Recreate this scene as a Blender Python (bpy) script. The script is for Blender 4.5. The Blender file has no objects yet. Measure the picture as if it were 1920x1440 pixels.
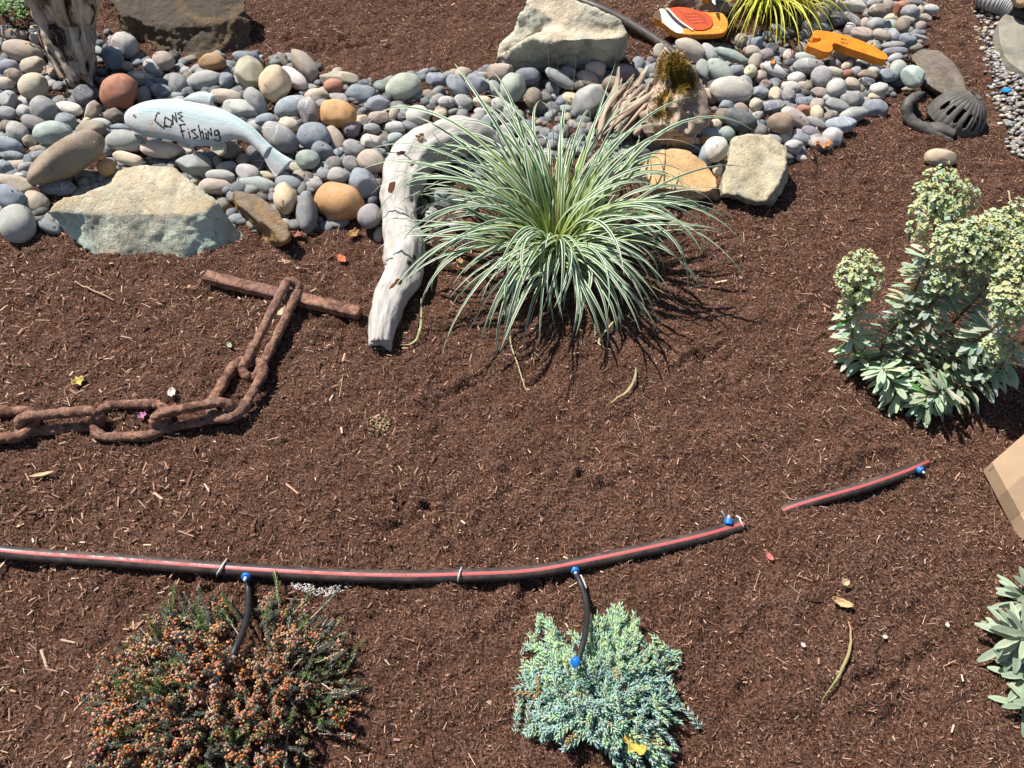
import bpy, bmesh, math, random
import numpy as np
from mathutils import Vector, Matrix, noise as mnoise
from mathutils.bvhtree import BVHTree

R = math.radians
random.seed(7)
rng = np.random.default_rng(7)
scene = bpy.context.scene
COL = scene.collection

# ------------------------------------------------------------------ camera, world, sun
CAM_H, PITCH, FPX = 1.5, 55.0, 1450.0          # metres, degrees below horizon, focal length in 1920-px units
cam_d = bpy.data.cameras.new("camera")
cam_d.sensor_width = 36.0
cam_d.lens = 36.0 * FPX / 1920.0
cam_d.clip_start, cam_d.clip_end = 0.02, 200.0
cam = bpy.data.objects.new("camera", cam_d)
COL.objects.link(cam)
cam.location = (0, 0, CAM_H)
cam.rotation_euler = (R(90 - PITCH), 0, 0)
scene.camera = cam

SUN_TO = Vector((-0.43, 0.33, 0.84)).normalized()   # direction towards the sun
world = bpy.data.worlds.new("World")
scene.world = world
world.use_nodes = True
wn = world.node_tree
bg = wn.nodes["Background"]
sky = wn.nodes.new("ShaderNodeTexSky")
sky.sky_type = 'NISHITA'
sky.sun_disc = False
sky.sun_elevation = math.asin(SUN_TO.z)
sky.sun_rotation = math.atan2(SUN_TO.x, SUN_TO.y)
wn.links.new(sky.outputs[0], bg.inputs[0])
bg.inputs[1].default_value = 0.06
sun_d = bpy.data.lights.new("sun", 'SUN')
sun_d.energy = 4.6
sun_d.angle = R(0.5)
sun_d.color = (1.0, 0.955, 0.89)
sun = bpy.data.objects.new("sun", sun_d)
COL.objects.link(sun)
sun.rotation_euler = SUN_TO.to_track_quat('Z', 'Y').to_euler()
sun.location = SUN_TO * 10
scene.view_settings.view_transform = 'Standard'
scene.view_settings.look = 'None'
scene.view_settings.exposure = 0.85
scene.view_settings.gamma = 1.0

# ------------------------------------------------------------------ pixel -> place
CR = Vector((1, 0, 0))
CF = Vector((0, math.cos(R(PITCH)), -math.sin(R(PITCH))))
CU = Vector((0, math.sin(R(PITCH)), math.cos(R(PITCH))))
CP = Vector((0, 0, CAM_H))

def ray(px, py):
    return CF + CR * ((px - 960) / FPX) - CU * ((py - 720) / FPX)

def P(px, py, z=0.0):
    d = ray(px, py)
    return CP + d * ((z - CAM_H) / d.z)

def mpp(p):                                      # metres per (1920-wide) pixel at a point
    return (Vector(p) - CP).dot(CF) / FPX

def on_plane(px, py, p0, n):
    d = ray(px, py)
    return CP + d * ((Vector(p0) - CP).dot(n) / d.dot(n))

def topx(p):
    d = Vector(p) - CP
    k = FPX / d.dot(CF)
    return 960 + d.dot(CR) * k, 720 - d.dot(CU) * k

# ------------------------------------------------------------------ numpy noise
_perm = rng.permutation(65536)
_val = rng.random(65536)
def vnoise(x, y):
    xi = np.floor(x).astype(np.int64); yi = np.floor(y).astype(np.int64)
    fx = x - xi; fy = y - yi
    fx = fx * fx * (3 - 2 * fx); fy = fy * fy * (3 - 2 * fy)
    def h(i, j): return _val[_perm[(i + _perm[j & 65535]) & 65535]]
    a = h(xi, yi); b = h(xi + 1, yi); c = h(xi, yi + 1); d = h(xi + 1, yi + 1)
    return (a * (1 - fx) + b * fx) * (1 - fy) + (c * (1 - fx) + d * fx) * fy - 0.5

ROUGH = [(1590, 850, 120, 40), (770, 965, 150, 45), (350, 1115, 130, 45), (1280, 660, 130, 35), (1120, 890, 160, 40), (1450, 720, 160, 40), (980, 1120, 110, 40), (1650, 1250, 150, 60), (60, 1000, 130, 60), (860, 740, 120, 40), (1420, 1230, 110, 60), (640, 620, 90, 40), (1560, 600, 110, 40), (800, 1250, 120, 70), (620, 80, 140, 30)]
ROUGH_W = [(*P(a, b)[:2], c * mpp(P(a, b)), d * 1.5 * mpp(P(a, b))) for a, b, c, d in ROUGH]
def ground_h(x, y):
    x = np.asarray(x, float); y = np.asarray(y, float)
    h = 0.022 * vnoise(x * 3.1 + 5, y * 3.1 + 9) + 0.022 * vnoise(x * 8 + 40, y * 8 + 3)
    c = vnoise(x * 6.0 + 60, y * 6.0 + 20); c2 = np.clip(.10 - np.abs(vnoise(x * 7 + 15, y * 11 + 33)), 0, 1)
    h -= 0.10 * c2 * np.clip(c + .05, 0, .5)            # little hollows and drag marks
    h += 0.013 * vnoise(x * 24 + 11, y * 24 + 70) + 0.009 * vnoise(x * 60 + 31, y * 60 + 7)
    w = np.zeros_like(h)
    for (cx, cy, sx, sy) in ROUGH_W: w = np.maximum(w, np.exp(-((x - cx) / sx) ** 2 - ((y - cy) / sy) ** 2))
    w = w * np.clip(.55 + 1.6 * vnoise(x * 14 + 3, y * 14 + 8), 0, 1)
    h += w * (.034 * vnoise(x * 34 + 2, y * 40 + 4) + .022 * vnoise(x * 80 + 7, y * 90 + 1))
    h += .006 * vnoise(x * 110 + 17, y * 110 + 41)
    return h
def gh(p): return float(ground_h(p[0], p[1]))
_dx, _dy = np.meshgrid(np.linspace(-.10, .10, 9), np.linspace(-.05, .05, 5))
def gsm(p): return float(np.mean(ground_h(p[0] + _dx, p[1] + _dy)))      # ground height evened out over a hand's width

# ------------------------------------------------------------------ object helpers
def tag(o, label=None, cat=None, group=None, kind=None):
    if label: o["label"] = label
    if cat: o["category"] = cat
    if group: o["group"] = group
    if kind: o["kind"] = kind
    return o

def empty(name, loc, label, cat, group=None):
    o = bpy.data.objects.new(name, None)
    o.empty_display_size = 0.05
    COL.objects.link(o)
    o.location = loc
    return tag(o, label, cat, group)

def link(name, me, mat=None, parent=None, smooth=True):
    o = bpy.data.objects.new(name, me)
    COL.objects.link(o)
    if mat is not None:
        me.materials.append(mat)
    if smooth:
        me.polygons.foreach_set("use_smooth", np.ones(len(me.polygons), bool))
    if parent is not None:
        o.parent = parent
        o.matrix_parent_inverse = Matrix.Translation(-parent.location) if parent.type == 'EMPTY' else parent.matrix_basis.inverted()
    return o

def mesh_np(name, V, F, attrs=None):
    """V (N,3); F (M,k) equal-sized faces, or list of such arrays."""
    me = bpy.data.meshes.new(name)
    V = np.asarray(V, np.float32)
    Fs = F if isinstance(F, list) else [F]
    Fs = [np.asarray(f, np.int32) for f in Fs if len(f)]
    loops = np.concatenate([f.ravel() for f in Fs])
    tot = np.concatenate([np.full(len(f), f.shape[1], np.int32) for f in Fs])
    start = np.concatenate([[0], np.cumsum(tot)[:-1]]).astype(np.int32)
    me.vertices.add(len(V)); me.loops.add(len(loops)); me.polygons.add(len(tot))
    me.vertices.foreach_set("co", V.ravel())
    me.loops.foreach_set("vertex_index", loops)
    me.polygons.foreach_set("loop_start", start)
    me.update(calc_edges=True)
    if attrs:
        for k, a in attrs.items():
            a = np.asarray(a, np.float32)
            if a.shape[1] == 4:
                me.attributes.new(k, 'FLOAT_COLOR', 'POINT').data.foreach_set("color", a.ravel())
            else:
                me.attributes.new(k, 'FLOAT_VECTOR', 'POINT').data.foreach_set("vector", a.ravel())
    me.validate()
    return me

class Acc:
    """collects pieces of one part into one mesh"""
    def __init__(s): s.V = []; s.C = []; s.F = {3: [], 4: []}; s.n = 0
    def add(s, V, F, c=None):
        V = np.asarray(V, float)
        for f in F: s.F[len(f)].append([i + s.n for i in f])
        s.V.append(V); s.n += len(V)
        c = np.asarray((1, 1, 1, 1) if c is None else c, float)
        s.C.append(np.tile(c, (len(V), 1)) if c.ndim == 1 else c)
    def mesh(s, name):
        return mesh_np(name, np.concatenate(s.V), [np.array(s.F[k]) for k in (3, 4) if s.F[k]], {"tint": np.concatenate(s.C)})

def perp(d):
    d = Vector(d).normalized()
    a = Vector((0, 0, 1)) if abs(d.z) < 0.9 else Vector((1, 0, 0))
    u = d.cross(a).normalized()
    return u, d.cross(u).normalized()

def smooth_path(pts, n):
    pts = [np.array(p, float) for p in pts]
    k = len(pts); out = []
    for i in range(n):
        t = i / (n - 1) * (k - 1); j = min(int(t), k - 2); f = t - j
        p0 = pts[max(j - 1, 0)]; p1 = pts[j]; p2 = pts[j + 1]; p3 = pts[min(j + 2, k - 1)]
        out.append(0.5 * ((2 * p1) + (-p0 + p2) * f + (2 * p0 - 5 * p1 + 4 * p2 - p3) * f * f + (-p0 + 3 * p1 - 3 * p2 + p3) * f ** 3))
    return np.array(out)

def tube_data(path, rad, seg=12, closed=False, cap=True, flat=1.0, up=None):
    """tube along path with parallel transported frame -> V, F, (theta, s)"""
    path = [Vector(p) for p in path]; n = len(path)
    rad = [rad] * n if np.isscalar(rad) else list(rad)
    V = []; TS = []; s = 0.0; u = None
    for i in range(n):
        a = path[(i - 1) % n] if (closed or i > 0) else path[i]
        b = path[(i + 1) % n] if (closed or i < n - 1) else path[i]
        d = (b - a).normalized()
        if up is not None:
            v = (up - d * up.dot(d)).normalized(); u = v.cross(d)
        elif u is None:
            u, v = perp(d)
        else:
            u = (u - d * u.dot(d)).normalized(); v = d.cross(u)
        if i: s += (path[i] - path[i - 1]).length
        for k in range(seg):
            t = 2 * math.pi * k / seg
            V.append(path[i] + (u * math.cos(t) + v * (math.sin(t) * flat)) * rad[i]); TS.append((t, s, i / (n - 1)))
    F = []
    m = n if closed else n - 1
    for i in range(m):
        for k in range(seg):
            a = i * seg + k; b = i * seg + (k + 1) % seg; j = (i + 1) % n
            F.append([a, b, j * seg + (k + 1) % seg, j * seg + k])
    if cap and not closed:
        for i, rev in ((0, True), (n - 1, False)):
            V.append(path[i]); TS.append((0, TS[i * seg][1], i / (n - 1))); c = len(V) - 1
            for k in range(seg):
                a = i * seg + k; b = i * seg + (k + 1) % seg
                F.append([b, a, c] if rev else [a, b, c])
    return V, F, TS

def tube(path, rad, seg=12, **kw):
    V, F, _ = tube_data(path, rad, seg, **kw)
    a = Acc(); a.add(V, F); return a.mesh("tube")

def fbm(p, sc, oct=4, seed=0.0):
    return mnoise.fractal(Vector(p) * sc + Vector((seed, seed * 1.7, -seed)), 0.9, 2.1, oct)

def prism(pts_top, vec, bevel=0.0, bsegs=2):
    """extrude a 3D polygon by vec"""
    bm = bmesh.new()
    vs = [bm.verts.new(p) for p in pts_top]
    f = bm.faces.new(vs)
    r = bmesh.ops.extrude_face_region(bm, geom=[f])
    bmesh.ops.translate(bm, vec=Vector(vec), verts=[e for e in r['geom'] if isinstance(e, bmesh.types.BMVert)])
    bmesh.ops.recalc_face_normals(bm, faces=bm.faces)
    if bevel:
        bmesh.ops.bevel(bm, geom=list(bm.edges), offset=bevel, segments=bsegs, affect='EDGES', profile=0.6)
    me = bpy.data.meshes.new("prism"); bm.to_mesh(me); bm.free()
    return me

def round_poly(pts, n=3):
    """Chaikin rounding of a closed 2D polygon"""
    pts = [np.array(p, float) for p in pts]
    for _ in range(n):
        q = []
        for i in range(len(pts)):
            a = pts[i]; b = pts[(i + 1) % len(pts)]
            q += [a * .75 + b * .25, a * .25 + b * .75]
        pts = q
    return pts

# ------------------------------------------------------------------ materials
class N:
    def __init__(s, name):
        s.m = bpy.data.materials.new(name); s.m.use_nodes = True
        s.t = s.m.node_tree; s.b = s.t.nodes["Principled BSDF"]; s.out = s.t.nodes["Material Output"]
    def n(s, typ, **kw):
        o = s.t.nodes.new("ShaderNode" + typ)
        for k, v in kw.items(): setattr(o, k, v)
        return o
    def l(s, a, b): s.t.links.new(a, b)
    def val(s, sock, v):
        if isinstance(v, bpy.types.NodeSocket): s.l(v, sock)
        else: sock.default_value = v
    def obj(s): return s.n("TexCoord").outputs["Object"]
    def geo(s): return s.n("NewGeometry").outputs["Position"]
    def attr(s, name): 
        a = s.n("Attribute"); a.attribute_name = name; return a
    def map(s, vec, sc):
        m = s.n("Mapping"); s.l(vec, m.inputs[0]); m.inputs["Scale"].default_value = sc; return m.outputs[0]
    def noise(s, vec, scale, detail=4, rough=0.55, dist=0.0, w=None):
        t = s.n("TexNoise")
        if w is not None: t.noise_dimensions = '4D'; s.l(w, t.inputs["W"])
        s.l(vec, t.inputs["Vector"]); t.inputs["Scale"].default_value = scale
        t.inputs["Detail"].default_value = detail; t.inputs["Roughness"].default_value = rough
        t.inputs["Distortion"].default_value = dist
        return t.outputs["Fac"]
    def ramp(s, fac, stops):
        r = s.n("ValToRGB"); s.l(fac, r.inputs[0]); e = r.color_ramp.elements
        while len(e) < len(stops): e.new(0.5)
        for i, (p, c) in enumerate(stops):
            e[i].position = p; e[i].color = (c, c, c, 1) if np.isscalar(c) else (*c[:3], 1)
        return r.outputs[0]
    def mix(s, fac, a, b, mode='MIX'):
        m = s.n("Mix", data_type='RGBA', blend_type=mode)
        s.val(m.inputs[0], fac)
        for sock, v in ((m.inputs[6], a), (m.inputs[7], b)):
            if isinstance(v, bpy.types.NodeSocket): s.l(v, sock)
            else: sock.default_value = (v, v, v, 1) if np.isscalar(v) else (*v[:3], 1)
        return m.outputs[2]
    def math(s, op, a, b=0.0):
        m = s.n("Math", operation=op); s.val(m.inputs[0], a); s.val(m.inputs[1], b); return m.outputs[0]
    def bump(s, h, strength, dist):
        b = s.n("Bump"); s.l(h, b.inputs["Height"]); b.inputs["Strength"].default_value = strength
        b.inputs["Distance"].default_value = dist; s.l(b.outputs[0], s.b.inputs["Normal"]); return b
    def base(s, c): 
        if isinstance(c, bpy.types.NodeSocket): s.l(c, s.b.inputs["Base Color"])
        else: s.b.inputs["Base Color"].default_value = (*c[:3], 1)
    def rough(s, v, spec=0.4):
        s.val(s.b.inputs["Roughness"], v); s.b.inputs["Specular IOR Level"].default_value = spec
    def translucent(s, col, amt):
        t = s.n("BsdfTranslucent"); s.val(t.inputs[0], col if isinstance(col, bpy.types.NodeSocket) else (*col, 1))
        m = s.n("MixShader"); m.inputs[0].default_value = amt
        s.l(s.b.outputs[0], m.inputs[1]); s.l(t.outputs[0], m.inputs[2]); s.l(m.outputs[0], s.out.inputs[0])

def mat_ground():
    k = N("soil"); g = k.geo()
    a = k.noise(g, 9, 5, .6); b = k.noise(g, 190, 4, .7); c = k.noise(g, 520, 2, .6)
    col = k.ramp(b, [(.38, (.016, .009, .007)), (.50, (.098, .050, .034)), (.66, (.21, .113, .078))])
    col = k.mix(k.ramp(a, [(.35, 0.0), (.65, 1.0)]), col, k.mix(1.0, col, (.80, .74, .70), 'MULTIPLY'))
    k.base(col); k.rough(.95, .1)
    k.bump(k.math('ADD', b, k.math('MULTIPLY', c, .4)), 1.0, .006)
    return k.m
def mat_tint(name, rough=.85, spec=.2, tr=0.0, bump=0.0, bscale=200):
    k = N(name); c = k.attr("tint").outputs["Color"]
    k.base(c); k.rough(rough, spec)
    if bump: k.bump(k.noise(k.obj(), bscale, 3), bump, .002)
    if tr: k.translucent(c, tr)
    return k.m
def mat_cobble(name, veins=False, attr=False, rust=False):
    k = N(name); oi = k.n("ObjectInfo"); v = k.obj()
    w = k.math('MULTIPLY', oi.outputs["Random"], 40.0)
    c = k.attr("tint").outputs["Color"] if attr else oi.outputs["Color"]
    n1 = k.noise(v, 26, 4, .6, .6, w); n2 = k.noise(v, 420, 2, .7, 0, w); n3 = k.noise(v, 9, 3, .5, 1.0, w); n4 = k.noise(v, 120, 3, .65, 0, w)
    c1 = k.mix(k.ramp(n1, [(.42, 0.0), (.72, 1.0)]), c, k.mix(1.0, c, (1.30, 1.24, 1.12), 'MULTIPLY'))
    c2 = k.mix(k.ramp(n3, [(.48, 0.0), (.74, 1.0)]), c1, k.mix(1.0, c1, (.74, .70, .66), 'MULTIPLY'))
    c3 = k.mix(k.ramp(n2, [(.30, .75), (.45, 0.0)]), c2, k.mix(1.0, c2, (.42, .40, .40), 'MULTIPLY'))
    c3 = k.mix(k.ramp(n4, [(.60, 0.0), (.78, .5)]), c3, k.mix(1.0, c3, (1.45, 1.42, 1.36), 'MULTIPLY'))
    if veins:
        t = k.n("TexVoronoi"); t.feature = 'DISTANCE_TO_EDGE'; k.l(k.map(v, (1, 1, 2.2)), t.inputs["Vector"]); t.inputs["Scale"].default_value = 22
        f = k.math('MULTIPLY', k.ramp(t.outputs["Distance"], [(.0, .9), (.035, 0.0)]), k.ramp(n1, [(.45, 0.0), (.55, 1.0)]))
        c3 = k.mix(f, c3, (.62, .60, .56))
    if rust:
        rf = k.ramp(k.noise(v, 26, 4, .65, .6), [(.40, 0.0), (.58, .85)])
        ln = k.n("VectorMath", operation='LENGTH'); k.l(k.map(v, (18, 30, 30)), ln.inputs[0])
        c3 = k.mix(k.math('MULTIPLY', rf, k.ramp(ln.outputs["Value"], [(.55, 1.0), (1.25, 0.0)])), c3, (.34, .205, .105))
    up = k.n("SeparateXYZ"); k.l(k.n("NewGeometry").outputs["Normal"], up.inputs[0])
    dust = k.math('MULTIPLY', k.ramp(k.noise(v, 60, 5, .7, .3, w), [(.44, 0.0), (.66, .26)]), k.ramp(up.outputs[2], [(.2, 0.0), (.8, 1.0)]))
    c3 = k.mix(dust, c3, (.46, .43, .39))
    pit = k.n("TexVoronoi"); k.l(v, pit.inputs["Vector"]); pit.inputs["Scale"].default_value = 150; pit.inputs["Randomness"].default_value = 1.0
    pf = k.math('MULTIPLY', k.ramp(pit.outputs["Distance"], [(.10, 1.0), (.20, 0.0)]), k.ramp(n4, [(.50, 0.0), (.58, 1.0)]))
    c3 = k.mix(k.math('MULTIPLY', pf, .55), c3, k.mix(1.0, c3, .35, 'MULTIPLY'))
    k.base(c3); k.rough(.78, .25)
    k.bump(k.math('SUBTRACT', k.math('ADD', n4, k.math('MULTIPLY', n2, .35)), pf), .45, .0018)
    return k.m
def mat_rock(name, skin, face, dark, orange=None, stretch=(1, 1, 1), scale=14, bump=1.0):
    """weathered skin on top (tint.r) and freshly broken sides"""
    k = N(name); v = k.map(k.obj(), stretch); s = k.attr("tint")
    sep = k.n("SeparateColor"); k.l(s.outputs["Color"], sep.inputs[0])
    n1 = k.noise(v, scale, 6, .62, .8); n2 = k.noise(v, scale * 5, 5, .7, .4); n3 = k.noise(v, scale * .45, 3, .5, 1.2); n4 = k.noise(v, scale * 26, 2, .7)
    def tri(c): return k.ramp(n1, [(.30, [x * .62 for x in c]), (.5, c), (.70, [min(1, x * 1.35) for x in c])])
    a = tri(skin)
    if orange is not None: a = k.mix(k.ramp(n3, [(.46, 0.0), (.64, .85)]), a, orange)
    b = tri(face)
    col = k.mix(sep.outputs[0], b, a)
    col = k.mix(k.ramp(n2, [(.30, .85), (.44, 0.0)]), col, dark)
    col = k.mix(k.ramp(n4, [(.28, .6), (.42, 0.0)]), col, k.mix(1.0, col, .45, 'MULTIPLY'))
    k.base(col); k.rough(.88, .2)
    k.bump(k.math('ADD', n2, k.math('MULTIPLY', n4, .3)), bump, .007)
    return k.m
def mat_wood(name, light, mid, dark, crack=.36, gs=1.0):
    k = N(name); v = k.attr("grain").outputs["Vector"]
    n1 = k.noise(k.map(v, (1, 1, .10)), 120 * gs, 5, .6, .3); n2 = k.noise(k.map(v, (1, 1, .22)), 38 * gs, 4, .6, .8); n3 = k.noise(v, 16, 4, .6); n4 = k.noise(v, 300, 2, .7)
    c = k.ramp(n1, [(.25, dark), (.42, mid), (.62, light)])
    c = k.mix(k.ramp(n3, [(.40, 0.0), (.70, .6)]), c, mid)
    c = k.mix(k.ramp(n2, [(crack - .07, .95), (crack + .02, 0.0)]), c, [x * .28 for x in dark])
    c = k.mix(k.ramp(n4, [(.28, .35), (.42, 0.0)]), c, mid)
    k.base(c); k.rough(.9, .15)
    k.bump(k.math('ADD', k.math('MULTIPLY', n1, .6), n2), .8, .004)
    return k.m
def mat_plain(name, c, rough=.5, spec=.5, metal=0.0, mott=.12, sc=60, bump=0.0):
    k = N(name); n = k.noise(k.obj(), sc, 4, .6)
    k.base(k.mix(k.ramp(n, [(.3, 0.0), (.7, 1.0)]), [x * (1 - mott * 1.6) for x in c], [min(1, x * (1 + mott)) for x in c]))
    k.rough(rough, spec); k.b.inputs["Metallic"].default_value = metal
    if bump: k.bump(n, bump, .002)
    return k.m
def mat_rust():
    k = N("rust"); v = k.obj(); n = k.noise(v, 42, 5, .65, .5); m = k.noise(v, 11, 4, .6); f = k.noise(v, 240, 3, .7)
    c = k.ramp(n, [(.28, (.060, .030, .023)), (.43, (.16, .080, .058)), (.58, (.34, .185, .125)), (.78, (.48, .26, .15))])
    c = k.mix(k.ramp(m, [(.45, 0.0), (.66, .55)]), c, (.27, .165, .130))
    c = k.mix(k.ramp(f, [(.62, 0.0), (.78, .6)]), c, (.42, .21, .11))
    pt = k.noise(v, 110, 4, .75, .8)
    c = k.mix(k.ramp(pt, [(.34, .85), (.46, 0.0)]), c, (.055, .028, .022))
    k.base(c); k.rough(.92, .15); k.bump(k.math('ADD', k.math('ADD', n, pt), k.math('MULTIPLY', f, .4)), 1.0, .006)
    return k.m
def mat_grassblade(name, edge, core, base, tr=.28):
    """tint = (random, along, across): pale margins, green core, yellow-green foot"""
    k = N(name); sep = k.n("SeparateColor"); k.l(k.attr("tint").outputs["Color"], sep.inputs[0])
    r, al, ac = sep.outputs
    d = k.math('ABSOLUTE', k.math('SUBTRACT', ac, .5))
    fac = k.ramp(d, [(.23, 0.0), (.29, 1.0)])
    cg = k.mix(r, core, [core[0] * 1.9, core[1] * 1.6, core[2] * 1.5])
    c = k.mix(fac, cg, edge)
    c = k.mix(k.ramp(al, [(.12, .9), (.52, 0.0)]), c, base)
    c = k.mix(k.ramp(al, [(.93, 0.0), (1.0, .7)]), c, (.42, .34, .17))
    k.base(c); k.rough(.5, .35); k.translucent(c, tr)
    return k.m

def mat_dusty(name, c):
    k = N(name); v = k.obj(); a = k.noise(v, 35, 5, .7); b = k.noise(v, 420, 3, .7); d = k.noise(v, 7, 3, .5)
    f = k.math('MULTIPLY', k.ramp(k.math('ADD', a, k.math('MULTIPLY', b, .35)), [(.58, 0.0), (.86, .75)]), k.ramp(d, [(.35, .25), (.65, 1.0)]))
    k.base(k.mix(f, c, (.15, .095, .07))); k.rough(k.ramp(f, [(0.0, .40), (.5, .85)]), .45); k.bump(b, .15, .0006); return k.m
M_SOIL = mat_ground()
M_CHIP = mat_tint("mulch_chip", .9, .12)
M_COB = mat_cobble("cobble"); M_COBR = mat_cobble("cobble_rusty", rust=True); M_COBV = mat_cobble("cobble_veined", True); M_PEB = mat_cobble("pebble", False, True)
M_RUST = mat_rust()
M_LOG = mat_wood("driftwood_grey", (.46, .435, .41), (.39, .355, .325), (.22, .185, .155), .30, .9)
M_POST = mat_wood("driftwood_rotten", (.56, .49, .42), (.33, .25, .19), (.055, .034, .022), .48, .7)
M_ROOT = mat_wood("driftwood_root", (.50, .40, .31), (.30, .22, .16), (.10, .065, .042), .40, .9)
M_MOSS = mat_tint("moss", .95, .1, .15)
M_STEM = mat_plain("stem", (.20, .12, .075), .8, .2)
M_BLACKPIPE = mat_dusty("black_polythene", (.036, .031, .031))
M_STRIPE = mat_dusty("red_stripe", (.44, .085, .085))
M_TUBE = mat_plain('black_tube', (.022, .020, .020), .5, .4, 0, .3, 60)
M_BLUE = mat_plain("blue_plastic", (.010, .17, .62), .3, .5, 0, .08)
M_WIRE = mat_plain("galvanised_wire", (.58, .58, .56), .4, .6, .15, .1)
M_CLEAR = mat_plain("translucent_nozzle", (.45, .44, .42), .35, .5)

# ------------------------------------------------------------------ ground, mulch
def grid_axis(lo, hi, step, far):
    core = np.arange(lo, hi + step, step)
    ext = np.geomspace(step * 4, far, 14)
    return np.concatenate([(lo - ext)[::-1], core, hi + ext])
gx = grid_axis(-2.3, 2.3, .006, 40); gy = grid_axis(.0, 3.5, .006, 40)
X, Y = np.meshgrid(gx, gy)
GV = np.stack([X, Y, ground_h(X, Y)], -1).reshape(-1, 3)
nx, ny = len(gx), len(gy)
ii = (np.arange(ny - 1)[:, None] * nx + np.arange(nx - 1)[None]).ravel()
ground = link("ground", mesh_np("ground", GV, np.stack([ii, ii + 1, ii + 1 + nx, ii + nx], 1)), M_SOIL)
tag(ground, "dark brown soil of the planting bed", None, None, "structure")

def in_poly(px, py, poly):
    px = np.asarray(px); py = np.asarray(py); r = np.zeros(px.shape, bool); n = len(poly)
    for i in range(n):
        x0, y0 = poly[i]; x1, y1 = poly[(i + 1) % n]
        c = ((y0 > py) != (y1 > py)) & (px < (x1 - x0) * (py - y0) / (y1 - y0 + 1e-9) + x0)
        r ^= c
    return r
def topx_np(x, y, z):
    d = y * CF.y + (z - CAM_H) * CF.z
    u = y * CU.y + (z - CAM_H) * CU.z
    return 960 + x / d * FPX, 720 - u / d * FPX
GRAVEL = [(1822, -60), (1852, 40), (1858, 90), (1862, 150), (1875, 190), (1890, 240), (1905, 290), (2100, 400), (2100, -60)]
ROCKBED = [(-60, 40), (80, 60), (200, 60), (270, 110), (440, 105), (470, 100), (600, 125), (720, 165), (800, 135), (920, 130), (960, 150), (1180, 118),
           (1290, 85), (1390, 80), (1430, 60), (1520, 40), (1520, -40), (1755, -40), (1750, 20), (1735, 55), (1695, 112), (1690, 165), (1650, 190), (1600, 232), (1540, 285),
           (1480, 300), (1350, 330), (1210, 290), (960, 300), (900, 400), (810, 440), (690, 432), (600, 425), (540, 440), (100, 428), (60, 430), (-60, 445)]

def chips(n, name, lrange, wrange, palette, weights, lift, dens=None, tilt=.48, label=None):
    m = int(n * 2.2)
    x = rng.uniform(-2.25, 2.25, m); y = rng.uniform(.05, 3.45, m)
    px, py = topx_np(x, y, 0)
    ok = (px > -120) & (px < 2040) & (py > -120) & (py < 1530) & ~in_poly(px, py, GRAVEL)
    if dens is not None: ok &= rng.random(m) < dens(px, py)
    x = x[ok][:n]; y = y[ok][:n]; n = len(x)
    L = np.exp(rng.normal(np.log(lrange[0]), lrange[1], n)); W = np.minimum(np.exp(rng.normal(np.log(wrange[0]), wrange[1], n)), L * .5)
    th = rng.uniform(0, 2 * np.pi, n); tl = rng.normal(0, tilt, n); ro = rng.normal(0, tilt, n)
    d = np.stack([np.cos(th) * np.cos(tl), np.sin(th) * np.cos(tl), np.sin(tl)], 1)
    s = np.stack([-np.sin(th) * np.cos(ro), np.cos(th) * np.cos(ro), np.sin(ro)], 1)
    c = np.stack([x, y, ground_h(x, y) + rng.uniform(lift[0], lift[1], n)], 1)
    up = np.array([0, 0, 1.0]); bend = (W * rng.uniform(.15, .6, n))[:, None] * up; curl = rng.normal(0, .12, n)[:, None] * L[:, None] * s
    hl = (L / 2)[:, None] * d; hw = (W / 2)[:, None] * s
    V = np.stack([c - hl - hw * .7 + curl, c - hl * .9 + bend + curl, c - hl + hw * .7 + curl, c + hl - hw * .6 + curl, c + hl * .92 + bend + curl, c + hl + hw * .6 + curl,
                  ], 1)
    V = V.reshape(-1, 3)
    b = np.arange(n) * 6
    F = np.concatenate([np.stack([b, b + 3, b + 4, b + 1], 1), np.stack([b + 1, b + 4, b + 5, b + 2], 1)])
    pal = np.array(palette); w = np.array(weights, float); w /= w.sum()
    ci = rng.choice(len(pal), n, p=w); C = pal[ci] * np.exp(rng.normal(0, .22, n))[:, None]
    C = np.clip(np.concatenate([C, np.ones((n, 1))], 1), 0, .8)
    o = link(name, mesh_np(name, V, F, {"tint": np.repeat(C, 6, 0)}), M_CHIP, smooth=False)
    return tag(o, label, None, None, "stuff")
DARK = [(.060, .032, .022), (.138, .075, .053), (.215, .120, .084), (.305, .178, .124), (.45, .275, .185), (.60, .44, .31)]
coarse = lambda px, py: np.clip(.04 + .9 * np.clip(1 - px / 900, 0, 1) * np.clip((py - 380) / 120, 0, 1), .05, 1) * (.25 + 1.3 * np.clip(vnoise(px / 90, py / 90) + .45, 0, 1))
patchy = lambda px, py: np.clip(.10 + 1.6 * vnoise(px / 70 + 9, py / 55 + 2) + 1.0 * vnoise(px / 260, py / 200), .04, 1)
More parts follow.
